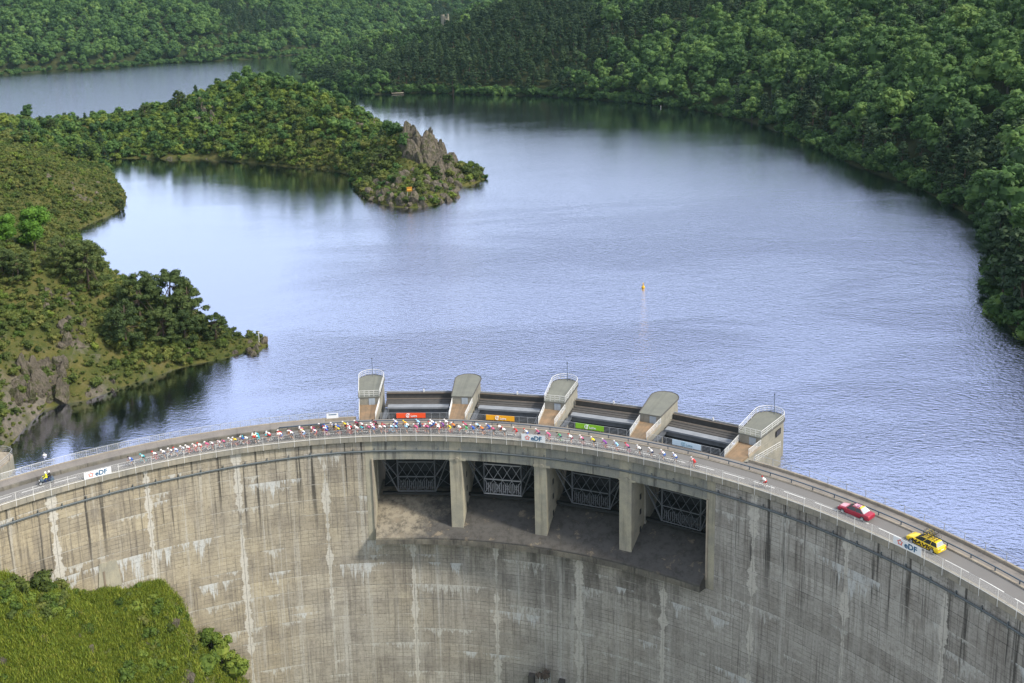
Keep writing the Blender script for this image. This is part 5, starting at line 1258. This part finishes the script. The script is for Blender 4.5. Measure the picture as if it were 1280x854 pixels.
mb = MB(); mb.add([(1.18, -.60, .925), (2.0, -.50, .815), (2.0, .50, .815), (1.18, .60, .925), (1.18, -.60, .94), (2.0, -.50, .83), (2.0, .50, .83), (1.18, .60, .94)], [(0, 3, 2, 1), (4, 5, 6, 7), (0, 1, 5, 4), (1, 2, 6, 5), (2, 3, 7, 6), (3, 0, 4, 7)]); mb.build('bonnet_panel', M['pinkp'], car1)
for s_ in (-.45, .45): mb = MB(); mb.box((-.1, s_, 1.50), (.06, .06, .1)); mb.box((-.75, s_, 1.50), (.06, .06, .1)); mb.box((-.42, s_, 1.56), (1.0, .05, .04)); mb.build('roof_bar', M['black'], car1)
o2, t2 = arc_place(1157, 678)
o2 = min(2.75, max(2.4, o2)); car2, pm2_ = make_car(pol(o2, t2, .018), -math.radians(t2)+math.pi, 'yellow estate car with black lettering and bicycles on its roof', ('yellow', (.86, .60, .005)), True)
tm, tw, thh = text_mesh('MAVIC', .62, M['black'], .03, .012, .15)
link('lettering', tm, car2, loc=(-.10, .905, .60), rot=(math.pi/2, 0, math.pi), scale=(3.1/tw, .50/thh, 1))
link('lettering', tm, car2, loc=(-.10, -.905, .60), rot=(math.pi/2, 0, 0), scale=(3.1/tw, .50/thh, 1))
mb = MB()
for x in (-1.5, -.6, .1): mb.box((x, 0, 1.54), (.05, 1.2, .05))
for y in (-.48, 0, .48): mb.box((-.7, y, 1.575), (1.8, .03, .03))
mb.build('roof_rack', M['black'], car2)
for k, y in enumerate((-.48, -.24, 0.0, .24, .48)):
    v = Vector((-.75+(.12 if k % 2 else -.12), y, 1.59))*.93; v.rotate(car2.rotation_euler); p = car2.location+v
    make_bike(tuple(p), car2.rotation_euler.z+(0 if k % 2 else math.pi), 'spare bicycle on the roof of the yellow car, %s of five from the near side' % ['farthest', 'fourth', 'middle', 'second', 'nearest'][k], 'spare bicycles on the yellow car', M['cloth_'+['black', 'yellow', 'black', 'yellow', 'black'][k]], .92)
# ---- motorcycle with two riders
om, tmo = polar(62, 604, .9); om = min(2.8, max(2.0, om)); mrz = -math.radians(tmo)+math.pi; ml = pol(om, tmo, .018)
mo = empty('motorcycle', ml, mrz, 'grey and blue touring motorcycle carrying two people ahead of the race', 'motorcycle')
M['motop'] = plain('motorcycle_blue_grey', (.10, .14, .19), .35, .2)
st = [(-.95, .10, .72, .80), (-.6, .17, .60, .84), (-.1, .17, .50, .84), (.25, .19, .42, .98), (.6, .22, .45, 1.02), (.88, .14, .62, .90)]
seg_poly([(x, [(w*.6, a), (w, (a+b)/2), (w*.7, b)]) for x, w, a, b in st]).build('body', M['motop'], mo, True)
for x in (-.72, .78):
    mb = MB(); mb.tube([(x+.25*math.cos(a), 0, .31+.25*math.sin(a)) for a in np.linspace(0, 6.28, 15)[:-1]], .065, 5, closed=True); w_ = mb.build('wheel', M['black'], mo, True)
    mb = MB(); mb.tube([(x, -.06, .31), (x, .06, .31)], .17, 9); mb.build('rim', M['galv'], w_)
mb = MB(); mb.box((-.3, 0, .86), (.85, .30, .10), top=(.9, .8)); mb.build('seat', M['black'], mo)
mb = MB(); mb.tube([(.78, .11, .31), (.52, .11, .95)], .03, 5); mb.tube([(.78, -.11, .31), (.52, -.11, .95)], .03, 5); mb.build('fork', M['galv'], mo)
mb = MB(); mb.tube([(.38, -.36, 1.06), (.5, 0, 1.05), (.38, .36, 1.06)], .018, 5); mb.build('handlebar', M['black'], mo)
mb = MB(); mb.add([(.72, -.16, .98), (.72, .16, .98), (.52, .13, 1.30), (.52, -.13, 1.30), (.70, -.16, .98), (.70, .16, .98), (.50, .13, 1.30), (.50, -.13, 1.30)], [(0, 1, 2, 3), (7, 6, 5, 4), (0, 4, 5, 1), (1, 5, 6, 2), (2, 6, 7, 3), (3, 7, 4, 0)]); mb.build('windscreen', M['glassl'], mo)
for s_ in (-1, 1): mb = MB(); mb.box((-.72, s_*.30, .66), (.5, .2, .36), top=(.9, .8)); mb.build('pannier', M['motop'], mo)
mb = MB(); mb.box((.90, 0, .78), (.08, .2, .14)); mb.build('headlight', M['board'], mo)
def seated(x, reach, name, label, top, helm):
    J = [((x, 0, .98), .15), ((x+.02, 0, 1.18), .15), ((x+.07, 0, 1.40), .17), ((x+.10, 0, 1.55), .06), ((x+.12, 0, 1.66), .09), ((x+.12, 0, 1.74), .09)]
    E = [(0, 1), (1, 2), (2, 3), (3, 4), (4, 5)]
    for s_ in (1, -1):
        b = len(J); J += [((x+.08, s_*.20, 1.42), .07), ((x+.18, s_*.28, 1.18), .055), ((x+reach[0], s_*reach[1], reach[2]), .045), ((x+reach[0]+.06, s_*reach[1], reach[2]-.01), .04)]
        E += [(2, b), (b, b+1), (b+1, b+2), (b+2, b+3)]
        b = len(J); J += [((x+.04, s_*.12, .95), .12), ((x+.42, s_*.26, .82), .085), ((x+.20, s_*.27, .42), .06), ((x+.19, s_*.27, .36), .05), ((x+.32, s_*.27, .34), .05)]
        E += [(0, b), (b, b+1), (b+1, b+2), (b+2, b+3), (b+3, b+4)]
    me = skin_mesh('person_body', J, E, 0, 1)
    for s_ in (1, -1): add_fingers(me, (x+reach[0]+.04, s_*reach[1], reach[2]), (1, 0, 0), s_)
    me.materials.append(top); me.materials.append(M['cloth_navy'])
    me.polygons.foreach_set('material_index', [0 if p.center.z > 1.02 else 1 for p in me.polygons]); me.polygons.foreach_set('use_smooth', [True]*len(me.polygons))
    o = setp(link('person', me, None, ml, (0, 0, mrz)), label, 'person')
    mb = MB(); V = []; F = []; n = 9
    for i in range(7):
        a = -1.1+i/6*(1.1+math.pi/2)
        for j in range(n): b = 2*math.pi*j/n; V.append((x+.135+.155*math.cos(a)*math.cos(b), .135*math.cos(a)*math.sin(b), 1.73+.16*math.sin(a)))
    for i in range(6):
        for j in range(n): F.append((i*n+j, i*n+(j+1) % n, (i+1)*n+(j+1) % n, (i+1)*n+j))
    mb.add(V, F); mb.build('helmet', helm, o, True)
M['hivis'] = plain('high_visibility_yellow', (.85, .80, .01), .6)
seated(-.10, (.50, .34, 1.07), 'rider', 'motorcycle driver in bright yellow jacket and white helmet', M['hivis'], M['cloth_white'])
seated(-.58, (.34, .20, 1.20), 'passenger', 'motorcycle passenger in dark clothes and white helmet behind the yellow driver', M['cloth_black'], M['cloth_white'])

# ================================================================== SMALL THINGS
M['buoy'] = plain('buoy_yellow', (.80, .45, .01), .6); M['boxor'] = plain('orange_box', (.40, .17, .012), .8)
p = un(804, 360, WATER); b = empty('buoy', tuple(p), 0, 'yellow buoy floating alone in the middle of the lake', 'buoy')
mb = MB(); mb.tube([(0, 0, -.4), (0, 0, .0), (0, 0, .25), (0, 0, .5)], [.2, .4, .4, .22], 12); mb.build('float', M['buoy'], b, True)
mb = MB(); mb.tube([(0, 0, .4), (0, 0, 1.1)], [.14, .09], 7); mb.box((0, 0, 1.1), (.24, .24, .2)); mb.build('top_mark', M['buoy'], b)
p = un(55, 570, WATER); b = empty('mooring_float', tuple(p), .5, 'small white float on dark water beside the left end of the dam', 'buoy')
mb = MB(); mb.tube([(-.2, 0, .05), (-.1, 0, .1), (.25, 0, .1), (.4, 0, .05)], [.1, .2, .2, .1], 8); mb.build('float', M['white'], b, True); mb = MB(); mb.tube([(.05, 0, .2), (.05, 0, .55)], .05, 6); mb.build('stick', M['white'], b)
p = hit(512, 246, HA); b = empty('orange_box', tuple(p), .3, 'orange box on posts among the rocks of the peninsula tip', 'box')
mb = MB(); mb.box((0, 0, 2.6), (1.8, .6, 1.4)); mb.build('panel', M['boxor'], b)
mb = MB(); mb.box((0, -.31, 2.6), (1.5, .03, .18)); mb.build('stripe', M['yelp'], b)
for x in (-.7, .7): mb = MB(); mb.box((x, 0, .6), (.12, .12, 2.4)); mb.build('leg', M['galv'], b)
p = hit(324, 428, HA); mk = empty('marker_post', (p[0], p[1], p[2]+.8), 0, 'thin white marker post on the rock at the tip of the point', 'post')
mb = MB(); mb.tube([(0, 0, -.8), (0, 0, 1.2)], .07, 6); mb.build('pole', M['white'], mk); mb = MB(); mb.box((0, 0, 1.3), (.3, .1, .3)); mb.build('plate', M['white'], mk)
p = un(497, 117.5, WATER); b = empty('jetty', tuple(p), .1, 'pale flat jetty at the foot of the far wood', 'jetty')
for k in range(6): mb = MB(); mb.box((-3.6+k*1.45, 0, .7), (1.36, 3.2, .3)); mb.build('plank', M['kerb'], b)
for k in range(3): mb = MB(); mb.box((-3.5+k*3.5, -1.2, 0), (.3, .3, 1.2)); mb.build('pile', M['bark'], b)
p = un(826, 134.5, WATER); b = empty('lake_marker', tuple(p), 0, 'tiny white marker post at the far shore of the lake', 'post'); mb = MB(); mb.tube([(0, 0, -1), (0, 0, .9)], .10, 6); mb.build('pole', M['white'], b); mb = MB(); mb.box((0, 0, .9), (.4, .15, .3)); mb.build('plate', M['white'], b)
# ruined tower high in the wood
d_ = ray(557, 27); p = hit(557, 46, HB)
M['ruin'] = mat_concrete('ruin_masonry', (.30, .28, .22), (.20, .19, .15), (.09, .085, .07), .6, 2)
tw_ = empty('ruined_tower', (p[0], p[1], p[2]), .4, 'small pale ruined stone tower above the trees on the far hill', 'tower')
mb = MB()
for a in range(10):
    t0_ = a*.628; hh = 19+random.uniform(-3, 2)
    mb.prism([(4.0*math.cos(t0_), 4.0*math.sin(t0_)), (4.0*math.cos(t0_+.63), 4.0*math.sin(t0_+.63)), (3.0*math.cos(t0_+.63), 3.0*math.sin(t0_+.63)), (3.0*math.cos(t0_), 3.0*math.sin(t0_))], -2, hh)
mb.build('wall', M['ruin'], tw_); mb = MB(); mb.box((-1.6, -3.7, 15), (.8, .8, 2.2)); mb.build('window', M['black'], tw_)
# left abutment: curved parapet wall standing in the water
ab = empty('abutment_wall', (0, 0, 0), 0, 'curved concrete wall with railing standing in the water at the left end of the dam', 'wall')
c0 = un(16, 590, WATER)
arc_ = [(c0[0]-.2, c0[1]-3.4), (c0[0]+.1, c0[1]-.6), (c0[0]-.2, c0[1]+1.2), (c0[0]-1.4, c0[1]+2.2), (c0[0]-4, c0[1]+2.6), (c0[0]-16, c0[1]+2.0), (c0[0]-16, c0[1]-4.5)]
mb = MB(); mb.prism(arc_, WATER-6, -1.9); mb.build('wall', M['pier'], ab)
mb = MB(); mb.prism([(x*1.001, y*1.001) for x, y in arc_], -1.895, -1.75); mb.build('coping', M['kerb'], ab)
railing_line(ab, [(x, y-.1) for x, y in arc_[:5]], -1.75, 1.0, 3, .022, 'galv', 1.5)
# retaining wall at the foot of the left abutment
rw = empty('retaining_wall', pol(0, -42.6, -28), math.radians(42.6), 'grey concrete retaining wall at the left edge below the dam', 'wall')
mb = MB(); mb.add([(-6, -13, -8), (-.2, -13, -8), (0.0, .4, -8), (-6, .4, -8), (-6, -13, 12), (-.9, -13, 12), (-.6, .4, 22.5), (-6, .4, 22.5)], [(0, 3, 2, 1), (4, 5, 6, 7), (0, 1, 5, 4), (1, 2, 6, 5), (2, 3, 7, 6), (3, 0, 4, 7)]); mb.build('wall', M['crest'], rw)
mb = MB(); mb.add([(-.95, -13, 11.9), (-.5, -13, 11.9), (-.2, .35, 22.4), (-.65, .35, 22.4), (-.95, -13, 12.2), (-.5, -13, 12.2), (-.2, .35, 22.7), (-.65, .35, 22.7)], [(0, 3, 2, 1), (4, 5, 6, 7), (0, 1, 5, 4), (1, 2, 6, 5), (2, 3, 7, 6), (3, 0, 4, 7)]); mb.build('coping', M['kerb'], rw)
# niche low in the wall behind the knoll, and the steel gantry at the foot of the face
nz = polar(135, 715, -15.5)[1]
ni = empty('drain_niche', pol(.5, nz, -16.2), -math.radians(nz), 'pale plastered drain niche in the dam wall above the knoll', 'niche')
mb = MB(); mb.box((0, -.06, .6), (3.4, .16, 4.2), top=(.7, 1)); mb.build('plaster_patch', M['pillar'], ni); mb = MB(); mb.box((-.7, -.16, .2), (.25, .08, 2.4)); mb.build('slot', M['rust'], ni); mb = MB(); mb.box((-1.6, -.2, -1.9), (1.1, .3, .5)); mb.build('grating', M['black'], ni)
gt = polar(685, 838, -38)[1]; ga = empty('steel_gantry', pol(-1.6, gt, -52), -math.radians(gt), 'small steel ladder gantry with brown cap at the foot of the dam face', 'gantry')
for x in (-.7, .7):
    for y in (-.5, .5): mb = MB(); mb.box((x, y, 7.2), (.12, .12, 14.6)); mb.build('leg', M['galv'], ga)
for k in range(9):
    for y in (-.5, .5): mb = MB(); mb.tube([(-.7, y, 2+k*1.4), (.7, y, 2+(k+1)*1.4)], .05, 4); mb.tube([(-.7, y, 2+k*1.4), (.7, y, 2+k*1.4)], .05, 4); mb.build('brace', M['galv'], ga)
cap_ = link('cap', SHRUB[2][0], ga, (0, 0, 13.6), None, (1.2, 1.0, 1.5)); cap_['label'] = 'ragged brown cap'; cap_.material_slots[0].link = 'OBJECT'; cap_.material_slots[0].material = M['bark']
for x in (-2.4, 2.4): mb = MB(); mb.box((x, 1.2, 6.2), (.9, 1.6, 14.4)); mb.build('buttress', M['timber'], ga)

# ================================================================== THE AIR
hz = NT('haze_air'); hz.t.nodes.remove(hz.b)
pv = hz.n('ShaderNodeVolumePrincipled'); pv.inputs['Color'].default_value = (.55, .90, 1.0, 1); pv.inputs['Density'].default_value = .000035; pv.inputs['Anisotropy'].default_value = 0.0
hz.t.links.new(pv.outputs[0], hz.out.inputs['Volume'])
mb = MB(); mb.box((0, 700, 85), (5200, 3800, 290))
setp(mb.build('haze', hz.mat), 'thin bluish air over the lake', None, None, 'stuff')
